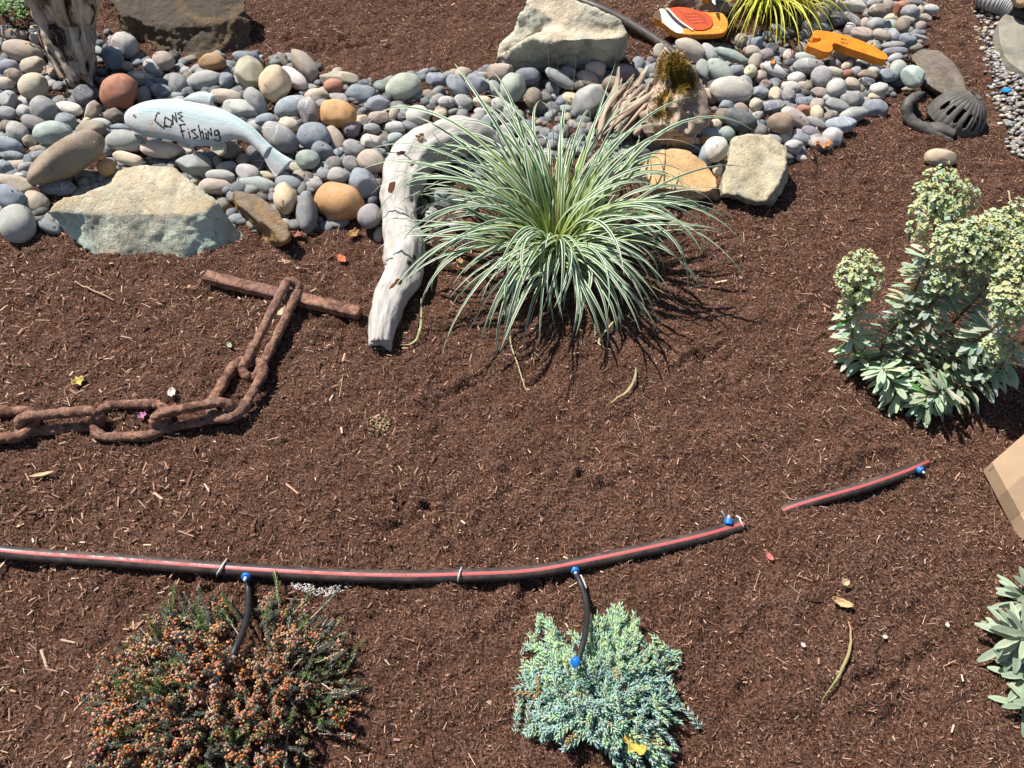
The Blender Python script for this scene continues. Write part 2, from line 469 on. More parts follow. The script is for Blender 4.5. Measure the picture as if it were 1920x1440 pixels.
CHIPS = [chips(330000, "mulch", (.0046, .50), (.0018, .45), DARK, (3.6, 5, 5, 2.8, .8, .22), (-.001, .0055), label="fine dark brown shredded bark mulch covering the bed"),
         chips(24000, "bark_chips", (.0125, .45), (.0036, .45), DARK, (3, 4, 4, 3, 2.4, 1.1), (.002, .007), coarse, .33, label="coarser light and dark bark chips strewn over the mulch at left"),
         chips(70000, "bark_fibres", (.0064, .45), (.00105, .35), DARK, (3.0, 2, 3, 4, 1.6, .4), (.002, .0065), lambda px, py: np.clip(.30 + 1.5 * vnoise(px / 60 + 30, py / 50 + 8) + .8 * vnoise(px / 220 + 3, py / 160), .08, 1), .42, label="fine reddish bark fibres lying over the mulch"),
         chips(9000, "wood_shreds", (.0140, .5), (.0015, .4), DARK[2:], (1, 2, 3.0, 2.6), (.003, .008), patchy, .3, label="thin pale wood shreds scattered across the mulch")]

# ------------------------------------------------------------------ cobbles
PAL = dict(G=((.265, .268, .272), "grey"), B=((.205, .232, .268), "blue-grey"), D=((.105, .113, .125), "dark slate"), L=((.385, .385, .378), "pale grey"),
           W=((.56, .53, .48), "whitish"), T=((.365, .318, .255), "tan"), C=((.52, .445, .335), "cream"), O=((.42, .255, .125), "orange-tan"),
           R=((.31, .14, .095), "red-brown"), N=((.225, .185, .150), "brown"), P=((.42, .345, .305), "pinkish"), E=((.29, .345, .325), "grey-green"),
           M=((.215, .195, .205), "mauve-grey"))
# x, y, semi-major, semi-minor, turn (clockwise), colour [, lift [, a = angular]]
ST = """27 66 23 12 10 N|67 72 10 11 0 L|43 96 38 19 12 T|63 123 24 16 -15 T 1|16 126 21 13 0 B|27 142 18 13 10 N|95 132 11 13 0 B|61 162 26 24 0 C 1|88 153 11 10 0 L
15 186 17 16 -40 L|8 157 17 12 10 T|83 205 24 25 20 G|130 203 26 14 12 W|47 211 15 13 30 L|12 213 19 13 5 G|64 232 26 16 20 M|98 249 36 22 -8 E 1|123 228 19 16 20 B
33 247 22 18 30 L|54 265 15 13 60 T|16 272 29 16 15 B|25 292 22 9 0 B|77 279 22 7 -3 T|71 293 24 10 -15 B|113 272 14 8 -10 B|126 297 82 31 -28 N 2|32 345 35 16 22 T
110 352 36 17 3 D 1|36 310 25 12 0 T|10 313 14 12 40 B|36 329 10 5 0 W|199 313 17 16 -50 O 1|200 336 17 10 -10 M|159 347 15 12 -60 M 0 a|226 171 34 33 0 R 2|216 217 19 16 20 N
172 208 19 13 -50 T 0 a|160 180 20 20 0 D|236 264 37 21 8 L 1|304 279 41 17 5 P 1|239 297 29 12 15 C|292 300 21 8 5 B|365 310 34 26 15 G 0 a|335 160 17 22 -10 L 1|382 151 32 18 -12 G 1
306 173 23 15 20 B|307 114 20 17 20 P 1|286 125 20 14 25 L|397 118 26 17 5 O 1|425 151 15 15 30 B|302 153 16 7 5 M|259 142 11 6 10 W 3|265 147 26 14 10 E|213 110 26 20 60 B 0 a
236 84 25 22 40 L|238 124 11 9 0 T 1|257 117 12 9 0 B|270 180 18 13 90 M|425 181 31 14 8 T|479 189 28 17 55 G|450 209 34 21 5 L 1|430 283 20 17 0 N|425 312 20 10 -10 G
415 330 28 12 3 L 1|407 349 33 15 5 P|467 325 24 16 20 L 1|458 300 15 13 -60 N|172 243 28 16 -10 T|190 232 22 10 0 L|226 239 22 7 3 B|164 228 8 8 0 C|203 276 15 11 90 B
222 309 14 6 5 B|32 420 34 35 0 L 2|68 380 23 20 20 T 1|18 370 30 20 25 B|95 428 24 13 20 B|462 108 26 14 5 B|470 138 33 27 70 T 1 a|514 156 31 33 0 C 2|552 148 32 15 35 W 1
571 124 36 19 50 T 1|531 112 17 8 55 N|548 199 34 20 -20 B|579 209 28 20 80 G 1 a|625 161 18 13 10 R 2|632 149 40 14 0 T|675 177 30 18 5 B 1|634 213 34 26 10 O 2|595 180 24 15 0 T
635 183 20 11 20 L|578 166 18 9 0 G|757 164 34 26 -8 E 2|794 139 14 8 -30 B|709 197 23 17 -20 B|710 220 19 13 0 P 1|680 226 13 12 0 C|740 212 15 10 -70 T|753 219 8 9 0 D
786 217 24 19 0 W 1|699 242 16 10 0 G|742 239 19 11 0 L|696 266 20 15 0 W 1|741 260 15 11 -10 E|499 226 20 13 -10 B|540 234 20 14 10 C|524 258 38 23 35 G 1|587 255 31 25 5 B 1
629 258 27 14 60 T|658 241 17 17 0 M|664 279 26 18 25 G|697 303 28 21 20 T|604 283 22 19 30 B 1|577 299 23 18 10 E 2|633 288 9 9 0 B|626 305 18 13 -5 M|660 309 19 15 30 M
708 286 16 8 0 B|608 327 15 12 20 G|634 329 20 15 0 G|679 347 30 28 30 B 1 a|560 317 18 11 20 T|590 348 16 14 0 G|591 336 14 6 15 C|563 334 20 11 5 N|483 346 34 16 10 E
541 346 26 16 10 B|535 374 21 31 0 C 2|576 401 20 41 -5 B 1|636 378 46 35 15 O 2|692 407 22 24 0 M|712 440 11 15 0 T|485 300 14 22 0 D|498 330 22 9 5 T|826 368 21 13 -20 B
803 407 15 11 -60 L|857 422 16 11 0 B|820 150 21 13 -5 B|858 159 26 17 50 B|869 140 16 13 5 T|895 157 22 18 10 B 1 a|905 142 14 8 0 T|938 135 25 20 0 P 1|962 164 24 27 20 E 1
991 144 26 16 0 B|1037 165 15 18 0 B|1049 147 32 13 35 G 1|1066 136 17 11 15 L|1102 149 22 14 25 T|1117 129 20 15 5 P 1|1151 124 12 9 0 T|1169 137 19 17 0 M|1197 122 13 15 0 B
1223 129 15 9 -5 B|1147 160 18 16 20 N 1|1173 166 13 12 0 L|1103 190 36 26 -35 L 2|1137 186 18 18 30 G|1071 186 18 13 20 C|1082 159 15 10 0 N|1000 185 17 20 0 N|1010 205 18 14 0 T
934 197 15 16 0 L|905 190 18 11 5 C|869 194 20 16 10 G|837 191 17 11 0 G|927 166 16 12 60 G|958 208 15 13 0 L|907 210 18 9 5 L|1237 98 13 16 -15 T|1294 92 30 17 28 T 2
826 214 14 9 0 C|805 186 10 7 0 D|1329 101 22 14 55 L|1352 133 30 17 45 E 1|1320 130 22 13 55 G|1302 139 17 16 0 D 1|1371 104 34 10 22 E 1|1416 116 13 15 0 T|1381 132 16 11 0 B
1407 134 12 13 0 C 1|1436 105 15 13 0 M|1408 96 18 11 0 P|1415 82 17 14 -40 B|1388 76 13 13 0 T|1448 93 15 12 20 D|1478 103 10 12 0 P|1452 131 24 11 35 L|1441 129 17 9 30 T
1427 143 12 11 0 P|1370 169 41 24 8 L 2|1394 163 20 19 0 G|1425 172 17 14 10 B 0 a|1437 161 14 11 0 N|1454 178 12 14 0 C 1|1478 180 13 18 0 G|1483 163 18 12 10 W|1493 146 17 11 0 L
1506 162 13 9 15 T|1418 196 13 13 0 C 1|1388 203 16 12 40 P|1331 180 20 13 25 T|1312 187 18 13 80 B|1315 223 27 17 -80 P 1 a|1357 217 15 14 0 N 1|1388 225 31 20 20 D 1|1365 200 20 13 10 B
1448 200 27 12 -8 B|1419 218 13 9 -25 L|1465 231 25 19 5 N 2|1492 222 32 14 35 P|1510 191 20 10 0 B 1|1509 208 17 11 10 R 0 a|1532 213 15 12 80 C|1520 246 18 11 15 M 1|1425 237 13 11 0 B
1342 233 12 10 20 C|1290 240 17 19 0 N|1331 253 25 12 -5 B|1363 251 15 13 20 E|1342 281 22 24 20 W 1|1327 264 15 11 0 O|1325 290 23 15 -70 B|1344 317 10 12 0 W|1470 257 13 12 0 L
1489 275 17 13 0 L 1|1499 252 15 9 20 G|1503 262 18 12 10 B|1540 270 23 13 10 P 1|1562 257 19 17 30 L|1576 233 29 17 0 B 1|1601 215 27 13 -3 G|1641 203 23 16 8 B 1|1570 198 24 12 20 G
1596 186 23 15 -10 G|1530 231 22 9 25 G|1557 217 15 11 -20 N|1569 165 19 17 0 L 1|1540 144 18 20 0 G 1|1531 198 14 15 20 P|1557 183 14 8 -10 L|1537 174 17 10 10 P|1565 137 17 10 25 C
1588 139 13 9 -10 R|1598 156 16 11 30 C|1625 154 17 9 8 D|1648 167 17 12 -5 W 1|1642 180 18 8 -8 C|1622 167 10 9 0 M|1627 141 20 9 10 N|1604 134 13 10 -20 G|1502 296 12 7 20 W
1480 298 8 9 0 B|1245 262 15 11 20 M|1268 266 15 14 10 N|1303 264 13 8 20 W|1288 273 15 12 0 D|1546 9 20 12 0 T|1537 28 16 17 10 P|1568 38 17 15 20 D 0 a|1596 9 27 14 10 W 1 a
1599 35 21 8 35 G|1647 21 19 12 0 N 1|1666 9 14 10 70 T|1690 14 16 14 -40 R 0 a|1707 20 18 12 -10 G 1|1727 18 9 6 90 C|1747 18 15 9 12 L|1671 36 18 11 -10 T|1700 37 15 7 8 W
1731 33 16 7 8 T|1723 49 16 11 -30 P|1692 48 14 16 10 N|1643 46 17 13 0 G|1618 65 23 13 12 P 1|1655 65 18 10 15 T 1|1680 57 20 5 2 B|1675 68 15 12 30 B|1701 74 17 11 10 B
1726 69 16 4 15 L|1723 80 8 5 -10 G|1675 85 22 7 -3 L|1678 97 24 8 -3 B|1644 81 12 10 -30 G|1716 91 15 11 0 T|1679 110 14 9 -15 L|1574 105 17 9 25 C|1565 121 11 10 0 M
1589 123 13 9 -35 T|1640 131 15 12 0 W|1518 124 30 14 3 G 1|1667 141 18 12 20 B|1683 130 17 17 0 E|1713 143 23 20 35 E 1 a|1703 167 15 6 -5 T|1675 162 10 6 0 B|1592 55 12 12 0 L
1541 50 18 7 10 L|1513 50 10 10 0 G|1515 14 14 10 0 P|1622 42 8 10 20 P|1640 5 15 8 -10 G|1715 5 18 8 5 M|1509 66 11 11 0 M|1510 110 20 11 10 E|1 85 8 15 0 B|1763 295 30 18 5 T"""
STONES = []
for line in ST.replace("\n", "|").split("|"):
    f = line.split()
    STONES.append(dict(x=float(f[0]), y=float(f[1]), a=float(f[2]), b=float(f[3]), t=float(f[4]), c=f[5], lift=int(f[6]) if len(f) > 6 else 0, ang=len(f) > 7))
for s in STONES:
    if s['b'] > s['a']: s['a'], s['b'], s['t'] = s['b'], s['a'], s['t'] + 90

# --- a label for every cobble: look first, then what it lies beside
LM = [((240, 222), "the painted fish's head"), ((365, 225), "the painted fish"), ((520, 300), "the painted fish's tail"), ((280, 390), "the green-faced boulder"),
      ((350, 60), "the dark brown boulder"), ((130, 90), "the rotten driftwood post"), ((226, 171), "the big red-brown cobble"), ((126, 297), "the large loaf-shaped brown cobble"),
      ((636, 378), "the big orange egg-shaped cobble"), ((760, 380), "the curved driftwood log"), ((635, 213), "the orange-tan cobble"), ((514, 156), "the round cream cobble"),
      ((757, 164), "the big grey-green cobble"), ((1000, 220), "the striped grass clump"), ((1260, 170), "the mossy driftwood root"), ((1050, 75), "the pale back boulder"),
      ((1275, 335), "the orange sandstone rock"), ((1415, 315), "the flat tan slab rock"), ((1305, 45), "the painted wooden duck"), ((1445, 45), "the yellow grass tuft"),
      ((1590, 85), "the orange wooden cutout"), ((1755, 140), "the rough grey-brown rock"), ((1700, 220), "the black ribbed ornament"), ((490, 410), "the brown wedge rock"),
      ((1370, 169), "the big pale cobble with a rusty patch"), ((1465, 231), "the big brown egg-shaped cobble"), ((962, 164), "the teal grey-green cobble")]
def look(s):
    r = s['a'] / s['b']; m = mpp(P(s['x'], s['y'])) * math.sqrt(s['a'] * s['b']) * 1000
    sz = "tiny" if m < 20 else "small" if m < 29 else "medium" if m < 42 else "large"
    sh = "angular" if s['ang'] else "round" if r < 1.18 else "oval" if r < 1.75 else "long" if r < 2.6 else "slender"
    return sz, PAL[s['c']][1], sh
def rel(s, p):
    dx, dy = s['x'] - p[0], s['y'] - p[1]
    if abs(dx) > abs(dy) * 1.8: return "right of" if dx > 0 else "left of"
    if abs(dy) > abs(dx) * 1.8: return "in front of" if dy > 0 else "behind"
    return ("in front and " if dy > 0 else "behind and ") + ("right of" if dx > 0 else "left of")
for s in STONES:
    s['lm'] = sorted(LM, key=lambda q: (q[0][0] - s['x']) ** 2 + (q[0][1] - s['y']) ** 2)
    s['lm'] = [q for q in s['lm'] if (q[0][0] - s['x']) ** 2 + (q[0][1] - s['y']) ** 2 > 100][:3]
    near = sorted((q for q in STONES if q is not s), key=lambda q: (q['x'] - s['x']) ** 2 + (q['y'] - s['y']) ** 2)[:5]
    s['cands'] = ["%s %s %s cobble %s %s" % (*look(s), rel(s, q[0]), q[1]) for q in s['lm'][:2]]
    s['cands'] += ["%s %s %s cobble %s %s, %s a %s %s one" % (*look(s), rel(s, s['lm'][0][0]), s['lm'][0][1], rel(s, (q['x'], q['y'])).replace(" and ", " "), *look(q)[1:]) for q in near]
    s['cands'] += ["%s %s %s cobble %s a %s %s %s one near %s" % (*look(s), rel(s, (q['x'], q['y'])).replace(" and ", " "), *look(q), s['lm'][0][1]) for q in near]
    s['cands'] = [c.replace("in front right", "front right").replace("in front left", "front left").replace("in front and", "in front,") for c in s['cands']]
    s['cands'] = [c for c in s['cands'] if len(c.replace(',', '').split()) <= 16 and len(c.replace('-', ' ').split()) <= 18]
cnt = {}
for s in STONES:
    for c in set(s['cands']): cnt[c] = cnt.get(c, 0) + 1
used = set()
for s in STONES:
    lab = next((c for c in s['cands'] if cnt[c] == 1 and c not in used and len(c.replace(',', '').split()) <= 16), None)
    if lab is None:
        lab = next((c for c in s['cands'] if c not in used), s['cands'][0])
    s['label'] = lab; used.add(lab)
SPECIAL = {(126, 297): "large loaf-shaped brown cobble lying in front of the painted fish's head", (226, 171): "big red-brown rounded cobble behind the painted fish's head",
           (636, 378): "big orange egg-shaped cobble at the front edge left of the curved log", (1763, 295): "lone tan oval cobble on the mulch below the black ornament",
           (634, 213): "large orange-tan oval cobble near the upper mulch edge", (1370, 169): "big pale oval cobble with a rusty patch right of the mossy root",
           (259, 142): "tiny white pebble lying on top of a grey-green cobble", (535, 374): "upright cream egg-shaped cobble above the brown wedge rock",
           (576, 401): "blue-grey bean-shaped cobble between the cream and orange eggs", (514, 156): "large round cream cobble right of the dark brown boulder",
           (757, 164): "big grey-green oval cobble at the upper mulch edge", (962, 164): "teal grey-green cobble behind the striped grass clump", (1465, 231): "big brown egg-shaped cobble behind the flat tan slab rock"}
for s in STONES:
    k = (int(s['x']), int(s['y']))
    if k in SPECIAL: s['label'] = SPECIAL[k]

bm = bmesh.new(); bmesh.ops.create_icosphere(bm, subdivisions=4, radius=1)
ICO4 = np.array([v.co[:] for v in bm.verts]); ICO4F = np.array([[v.index for v in f.verts] for f in bm.faces]); bm.free()
bm = bmesh.new(); bmesh.ops.create_icosphere(bm, subdivisions=2, radius=1)
ICO2 = np.array([v.co[:] for v in bm.verts]); ICO2F = np.array([[v.index for v in f.verts] for f in bm.faces]); bm.free()
bm = bmesh.new(); bmesh.ops.create_icosphere(bm, subdivisions=1, radius=1)
ICO1 = np.array([v.co[:] for v in bm.verts]); ICO1F = np.array([[v.index for v in f.verts] for f in bm.faces]); bm.free()

def stone_shape(base, angular, g):
    p = base.copy()
    e = g.uniform(.78, .98)
    p = np.sign(p) * np.abs(p) ** e; p /= np.linalg.norm(p, axis=1, keepdims=True) ** .75
    for _ in range(5):
        k = g.normal(size=3) * g.uniform(.8, 2.0); p = p * (1 + g.uniform(.02, .055) * np.sin(base @ k + g.uniform(0, 6)))[:, None]
    for _ in range(6):
        k = g.normal(size=3) * 4.5; p = p * (1 + .010 * np.sin(base @ k + g.uniform(0, 6)))[:, None]
    for _ in range(9 if angular else int(g.integers(0, 5))):
        n = g.normal(size=3); n /= np.linalg.norm(n); d = g.uniform(.62, .84) if angular else g.uniform(.74, .93)
        t = p @ n - d; soft = .085 if angular else .10
        p = p - n * (np.where(t > 0, t - soft * (1 - np.exp(-np.maximum(t, 0) / soft)), 0))[:, None]
    return p / np.abs(p).max(0)

for s in STONES:      # cobbles with nothing in front of them lie on the mulch itself
    ext = math.sqrt((s['a'] * math.sin(R(s['t']))) ** 2 + (s['b'] * math.cos(R(s['t']))) ** 2)
    s['edge'] = not any(q is not s and abs(q['x'] - s['x']) < .8 * (s['a'] + q['a'] * .5) and 0 < q['y'] - s['y'] < ext + q['b'] * 1.4 for q in STONES)
g = np.random.default_rng(3)
CRUMB = []
for i, s in enumerate(STONES):
    z = .05
    th = R(s['t'])
    mj = CR * math.cos(th) - CU * math.sin(th); mn = CR * math.sin(th) + CU * math.cos(th)
    for _ in range(3):
        p = P(s['x'], s['y'], z); m = mpp(p); A, B = s['a'] * m * 1.04, s['b'] * m * 1.04
        Cc = min(A, B) * g.uniform(.78, .95) if _ == 0 else Cc
        hz = math.sqrt((A * mj.z) ** 2 + (B * mn.z) ** 2 + (Cc * CF.z) ** 2)
        z = (gh(p) - .004 + hz * .72) if s['edge'] else .012 + hz * .82 + s['lift'] * .009
    U = stone_shape(ICO4, s['ang'] or g.random() < .16, g)
    Wd = U[:, :1] * np.array(mj * A) + U[:, 1:2] * np.array(mn * B) + U[:, 2:] * np.array(CF * Cc)
    me = mesh_np("cobble", Wd, ICO4F)
    o = link("cobble", me, M_COBR if (s['x'], s['y']) == (1370, 169) else M_COBV if g.random() < .25 and s['c'] in 'BGDN' else M_COB)
    o.location = p
    c = np.array(PAL[s['c']][0]) * .98 * np.exp(g.normal(0, .13)) * np.exp(g.normal(0, .018, 3))
    if (int(s['x']), int(s['y'])) in SPECIAL: c = np.array(PAL[s['c']][0]) * (1.08, 1.0, .90)
    o.color = (*np.clip(c, .02, .75), 1)
    tops = Wd[Wd[:, 2] > .35 * Wd[:, 2].max()] + np.array(p)
    for _ in range(int(g.integers(0, 3))):
        CRUMB.append(tops[g.integers(len(tops))])
    tag(o, s['label'], "stone", "river cobbles of the dry creek bed")

cv, cf, cc = [], [], []
for i, q in enumerate(CRUMB):       # bits of bark caught on the cobbles
    a = g.uniform(0, 6.28); L = g.uniform(.004, .011); w = g.uniform(.0010, .0022); d = np.array([math.cos(a), math.sin(a), g.normal(0, .2)]) * L / 2; t = np.array([-math.sin(a), math.cos(a), g.normal(0, .3)]) * w
    q = q + np.array([0, 0, .0012]); cv += [q - d - t, q - d * .9 + [0, 0, w * .6], q - d + t, q + d - t * .6, q + d * .9 + [0, 0, w * .6], q + d + t * .6]
    b = i * 6; cf += [[b, b + 3, b + 4, b + 1], [b + 1, b + 4, b + 5, b + 2]]; cc += [[*DARK[g.integers(0, 5)], 1]] * 6
tag(link("bark_crumbs", mesh_np("bark_crumbs", np.array(cv), np.array(cf), {"tint": np.array(cc)}), M_CHIP, smooth=False), "crumbs of bark mulch caught on and between the cobbles", None, None, "stuff")

# small pebbles under and between the cobbles: more than can be counted
pv, pf, pc = [], [], []
q = 0; tries = 0
keys = list("GGGBBBBLLTNDDEM")
while q < 2300 and tries < 30000:
    tries += 1
    x, y = g.uniform(-60, 1770), g.uniform(-40, 450)
    if not in_poly(np.array([x]), np.array([y]), ROCKBED)[0]: continue
    if 700 < x < 900 and y > 330 and g.random() < .5: continue
    if g.random() > (mpp(P(x, y)) / mpp(P(900, -40))) ** 2: continue
    p = P(x, y); r = g.uniform(.010, .030)
    U = stone_shape(ICO2, g.random() < .2, g) * np.array([1, g.uniform(.6, 1), g.uniform(.4, .75)]) * r
    a = g.uniform(0, 6.28); M = np.array([[math.cos(a), -math.sin(a), 0], [math.sin(a), math.cos(a), 0], [0, 0, 1]])
    pv.append(U @ M.T + np.array([p.x, p.y, gh(p) + r * .25])); pf.append(ICO2F + q * len(ICO2))
    pc.append(np.tile([*np.clip(np.array(PAL[keys[g.integers(len(keys))]][0]) * g.uniform(.45, .85), .02, .7), 1], (len(ICO2), 1))); q += 1  # palette dimmed: the shade of the gaps is put into the pebble colours
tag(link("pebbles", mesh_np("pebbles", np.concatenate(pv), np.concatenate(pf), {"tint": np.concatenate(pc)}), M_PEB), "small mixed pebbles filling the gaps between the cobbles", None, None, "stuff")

# gravel along the path edge
pv, pf, pc = [], [], []; q = 0
while q < 3600:
    x, y = g.uniform(1815, 2090), g.uniform(-50, 400)
    x0 = np.interp(y, [-60, 40, 90, 150, 190, 240, 290, 400], [1822, 1840, 1850, 1858, 1868, 1885, 1902, 2080]) + g.normal(0, 7)
    if x < x0: continue
    p = P(x, y); r = g.uniform(.004, .010)
    U = stone_shape(ICO1, True, g) * r * np.array([1, g.uniform(.6, 1), g.uniform(.5, .9)])
    pv.append(U + np.array([p.x, p.y, gh(p) + r * .4 + .003])); pf.append(ICO1F + q * len(ICO1)); 
    c = np.array(PAL["GLTNGM"[g.integers(6)]][0]) * g.uniform(.65, 1.25); pc.append(np.tile([*c, 1], (len(ICO1), 1))); q += 1
tag(link("gravel", mesh_np("gravel", np.concatenate(pv), np.concatenate(pf), {"tint": np.concatenate(pc)}), M_PEB, smooth=False), "grey crushed gravel along the path edge at upper right", None, None, "stuff")

# ------------------------------------------------------------------ boulders
def boulder(name, label, top, bot, mat, voxel=.006, amp=.010, sc=11, seed=1.0, smoothn=3, cat="boulder", group=None):
    bm = bmesh.new()
    tv = [bm.verts.new(P(*t)) for t in top]; bv = [bm.verts.new(P(*t)) for t in bot]; n = len(tv)
    ct = bm.verts.new(sum((v.co for v in tv), Vector()) / n + Vector((0, 0, .006))); cb = bm.verts.new(sum((v.co for v in bv), Vector()) / n)
    for i in range(n):
        j = (i + 1) % n
        bm.faces.new((tv[i], tv[j], ct)); bm.faces.new((bv[j], bv[i], cb))
        bm.faces.new((tv[i], bv[i], bv[j])); bm.faces.new((tv[i], bv[j], tv[j]))
    bmesh.ops.recalc_face_normals(bm, faces=bm.faces)
    me = bpy.data.meshes.new("raw"); bm.to_mesh(me); bm.free()
    tmp = bpy.data.objects.new("raw", me); COL.objects.link(tmp)
    md = tmp.modifiers.new("r", 'REMESH'); md.mode = 'VOXEL'; md.voxel_size = voxel
    sm = tmp.modifiers.new("s", 'SMOOTH'); sm.iterations = smoothn; sm.factor = .5
    dg = bpy.context.evaluated_depsgraph_get()
    out = bpy.data.meshes.new_from_object(tmp.evaluated_get(dg))
    bpy.data.objects.remove(tmp); bpy.data.meshes.remove(me)
    nv = len(out.vertices); co = np.zeros(nv * 3); no = np.zeros(nv * 3)
    out.vertices.foreach_get("co", co); out.vertices.foreach_get("normal", no)
    co = co.reshape(-1, 3); no = no.reshape(-1, 3); d = np.zeros(nv)
    for i in range(nv):
        p = co[i]
        side = 1 - max(0, min(1, (no[i][2] - .35) / .45))
        d[i] = fbm(p, sc, 5, seed) * amp * (.35 + 1.0 * side) + (abs(fbm(p, sc * 2.2, 3, seed + 5)) - .3) * amp * .9 * side
    co = co + no * d[:, None]
    org = co.mean(0); org[2] = 0
    co -= org
    out.vertices.foreach_set("co", co.ravel())
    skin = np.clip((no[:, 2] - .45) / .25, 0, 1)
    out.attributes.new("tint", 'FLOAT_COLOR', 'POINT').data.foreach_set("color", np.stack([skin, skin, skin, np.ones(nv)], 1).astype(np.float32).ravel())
    out.materials.clear()
    o = link(name, out, mat); o.location = org
    return tag(o, label, cat, group)

M_RGREEN = mat_rock("rock_green", (.50, .44, .315), (.45, .55, .46), (.13, .17, .14), (.52, .38, .23), (1, 1, .55), 18)
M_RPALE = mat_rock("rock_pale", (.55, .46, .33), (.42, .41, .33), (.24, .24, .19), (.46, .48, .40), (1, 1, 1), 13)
M_RDARK = mat_rock("rock_dark", (.085, .068, .053), (.145, .108, .070), (.032, .027, .023), (.20, .13, .065), (1, 1, 1.8), 12, 1.3)
M_RWEDGE = mat_rock("rock_wedge", (.23, .175, .125), (.30, .185, .085), (.10, .07, .05), (.36, .21, .085), (1, 1, 1), 18)
M_RSAND = mat_rock("rock_sandstone", (.54, .35, .175), (.46, .34, .22), (.28, .20, .13), (.50, .29, .125), (1, 1, 1), 11, .6)
M_RSLAB = mat_rock("rock_slab", (.49, .42, .28), (.35, .34, .26), (.16, .14, .10), (.42, .40, .31), (1, 1, 1), 14, .9)
M_RROUGH = mat_rock("rock_rough", (.215, .175, .145), (.17, .14, .115), (.07, .06, .05), (.22, .20, .13), (1, 1, 1), 22, 1.2)

boulder("boulder", "large pale-topped boulder with a rough green broken front, by the painted fish",
        [(85, 398, .09), (108, 373, .105), (160, 361, .11), (205, 342, .115), (220, 318, .12), (262, 309, .125), (320, 309, .125), (362, 342, .115), (400, 375, .10), (388, 393, .092), (325, 403, .088), (225, 400, .088), (160, 397, .088)],
        [(128, 445, .01), (150, 440, -.01), (190, 420, -.01), (230, 390, -.01), (250, 370, -.01), (300, 360, -.01), (370, 372, -.01), (425, 405, -.01), (470, 452, -.01), (440, 475, -.02), (340, 495, -.02), (235, 497, -.02), (180, 484, -.01)],
        M_RGREEN, .0055, .0085, 9, 2.0, 1)
boulder("boulder", "large cream-coloured boulder with a shaded front, behind the striped grass",
        [(930, 110, .04), (966, 52, .13), (984, 4, .20), (990, -25, .22), (1040, -15, .22), (1110, 12, .21), (1165, 35, .19), (1180, 62, .16), (1172, 72, .15), (1120, 75, .15), (1040, 76, .15), (988, 72, .14), (962, 88, .10)],
        [(916, 128, -.01), (960, 90, -.01), (985, 70, -.01), (1000, 60, -.01), (1050, 60, -.01), (1110, 75, -.01), (1160, 90, -.01), (1180, 108, -.01), (1160, 125, -.02), (1110, 142, -.02), (1040, 140, -.02), (985, 138, -.02), (940, 136, -.01)],
        M_RPALE, .006, .015, 9, 4.0, 1)
boulder("boulder", "big dark brown layered boulder with a tan lower patch, at the top left",
        [(193, -5, .10), (210, -30, .12), (300, -60, .135), (400, -60, .13), (455, -25, .115), (463, 12, .09), (440, 34, .08), (380, 50, .075), (300, 52, .075), (235, 30, .085)],
        [(245, 70, -.01), (230, 60, -.01), (300, 40, -.01), (400, 40, -.01), (450, 60, -.01), (470, 92, -.01), (445, 112, -.02), (380, 130, -.02), (310, 118, -.02), (272, 95, -.02)],
        M_RDARK, .006, .020, 12, 7.0, 1)
boulder("rock", "brown and orange wedge-shaped rock leaning beside the green-faced boulder",
        [(433, 357, .085), (445, 355, .09), (480, 365, .085), (520, 395, .08), (542, 425, .07), (545, 440, .055), (535, 452, .05), (505, 430, .06), (470, 405, .07), (445, 385, .075)],
        [(440, 380, -.01), (455, 378, -.01), (480, 388, -.01), (515, 410, -.01), (540, 440, -.01), (546, 458, -.01), (520, 470, -.02), (500, 462, -.02), (475, 438, -.02), (448, 405, -.02)],
        M_RWEDGE, .005, .006, 16, 9.0, 4, "rock")
boulder("rock", "orange sandstone rock half buried at the mulch edge right of the striped grass",
        [(1205, 318, .05), (1222, 290, .07), (1262, 277, .085), (1290, 280, .085), (1320, 302, .07), (1345, 335, .05), (1348, 352, .045), (1320, 362, .045), (1270, 355, .05), (1225, 350, .05)],
        [(1200, 330, -.02), (1222, 310, -.02), (1262, 305, -.02), (1290, 305, -.02), (1322, 325, -.02), (1350, 352, -.02), (1345, 385, -.03), (1310, 378, -.03), (1272, 392, -.03), (1222, 372, -.03)],
        M_RSAND, .005, .010, 12, 12.0, 4, "rock")
boulder("rock", "flat pale tan slab rock with a green lower edge, standing in the mulch",
        [(1355, 330, .07), (1372, 258, .12), (1400, 248, .125), (1440, 250, .12), (1478, 276, .10), (1474, 310, .09), (1462, 345, .07), (1440, 375, .045), (1415, 380, .04), (1385, 365, .045), (1352, 366, .045)],
        [(1350, 345, -.02), (1372, 310, -.02), (1400, 300, -.02), (1440, 305, -.02), (1470, 325, -.02), (1472, 345, -.02), (1466, 365, -.02), (1445, 389, -.02), (1415, 392, -.02), (1385, 380, -.02), (1350, 375, -.02)],
        M_RSLAB, .005, .008, 14, 15.0, 2, "rock")
boulder("rock", "rough flat grey-brown rock behind the black ribbed ornament",
        [(1708, 105, .035), (1728, 92, .045), (1762, 94, .05), (1790, 118, .05), (1808, 150, .045), (1815, 180, .035), (1790, 186, .035), (1760, 172, .035), (1730, 150, .035)],
        [(1704, 118, -.01), (1730, 105, -.01), (1762, 105, -.01), (1790, 128, -.01), (1812, 160, -.01), (1820, 192, -.02), (1790, 198, -.02), (1758, 185, -.02), (1728, 162, -.02)],
        M_RROUGH, .005, .007, 20, 17.0, 3, "rock")
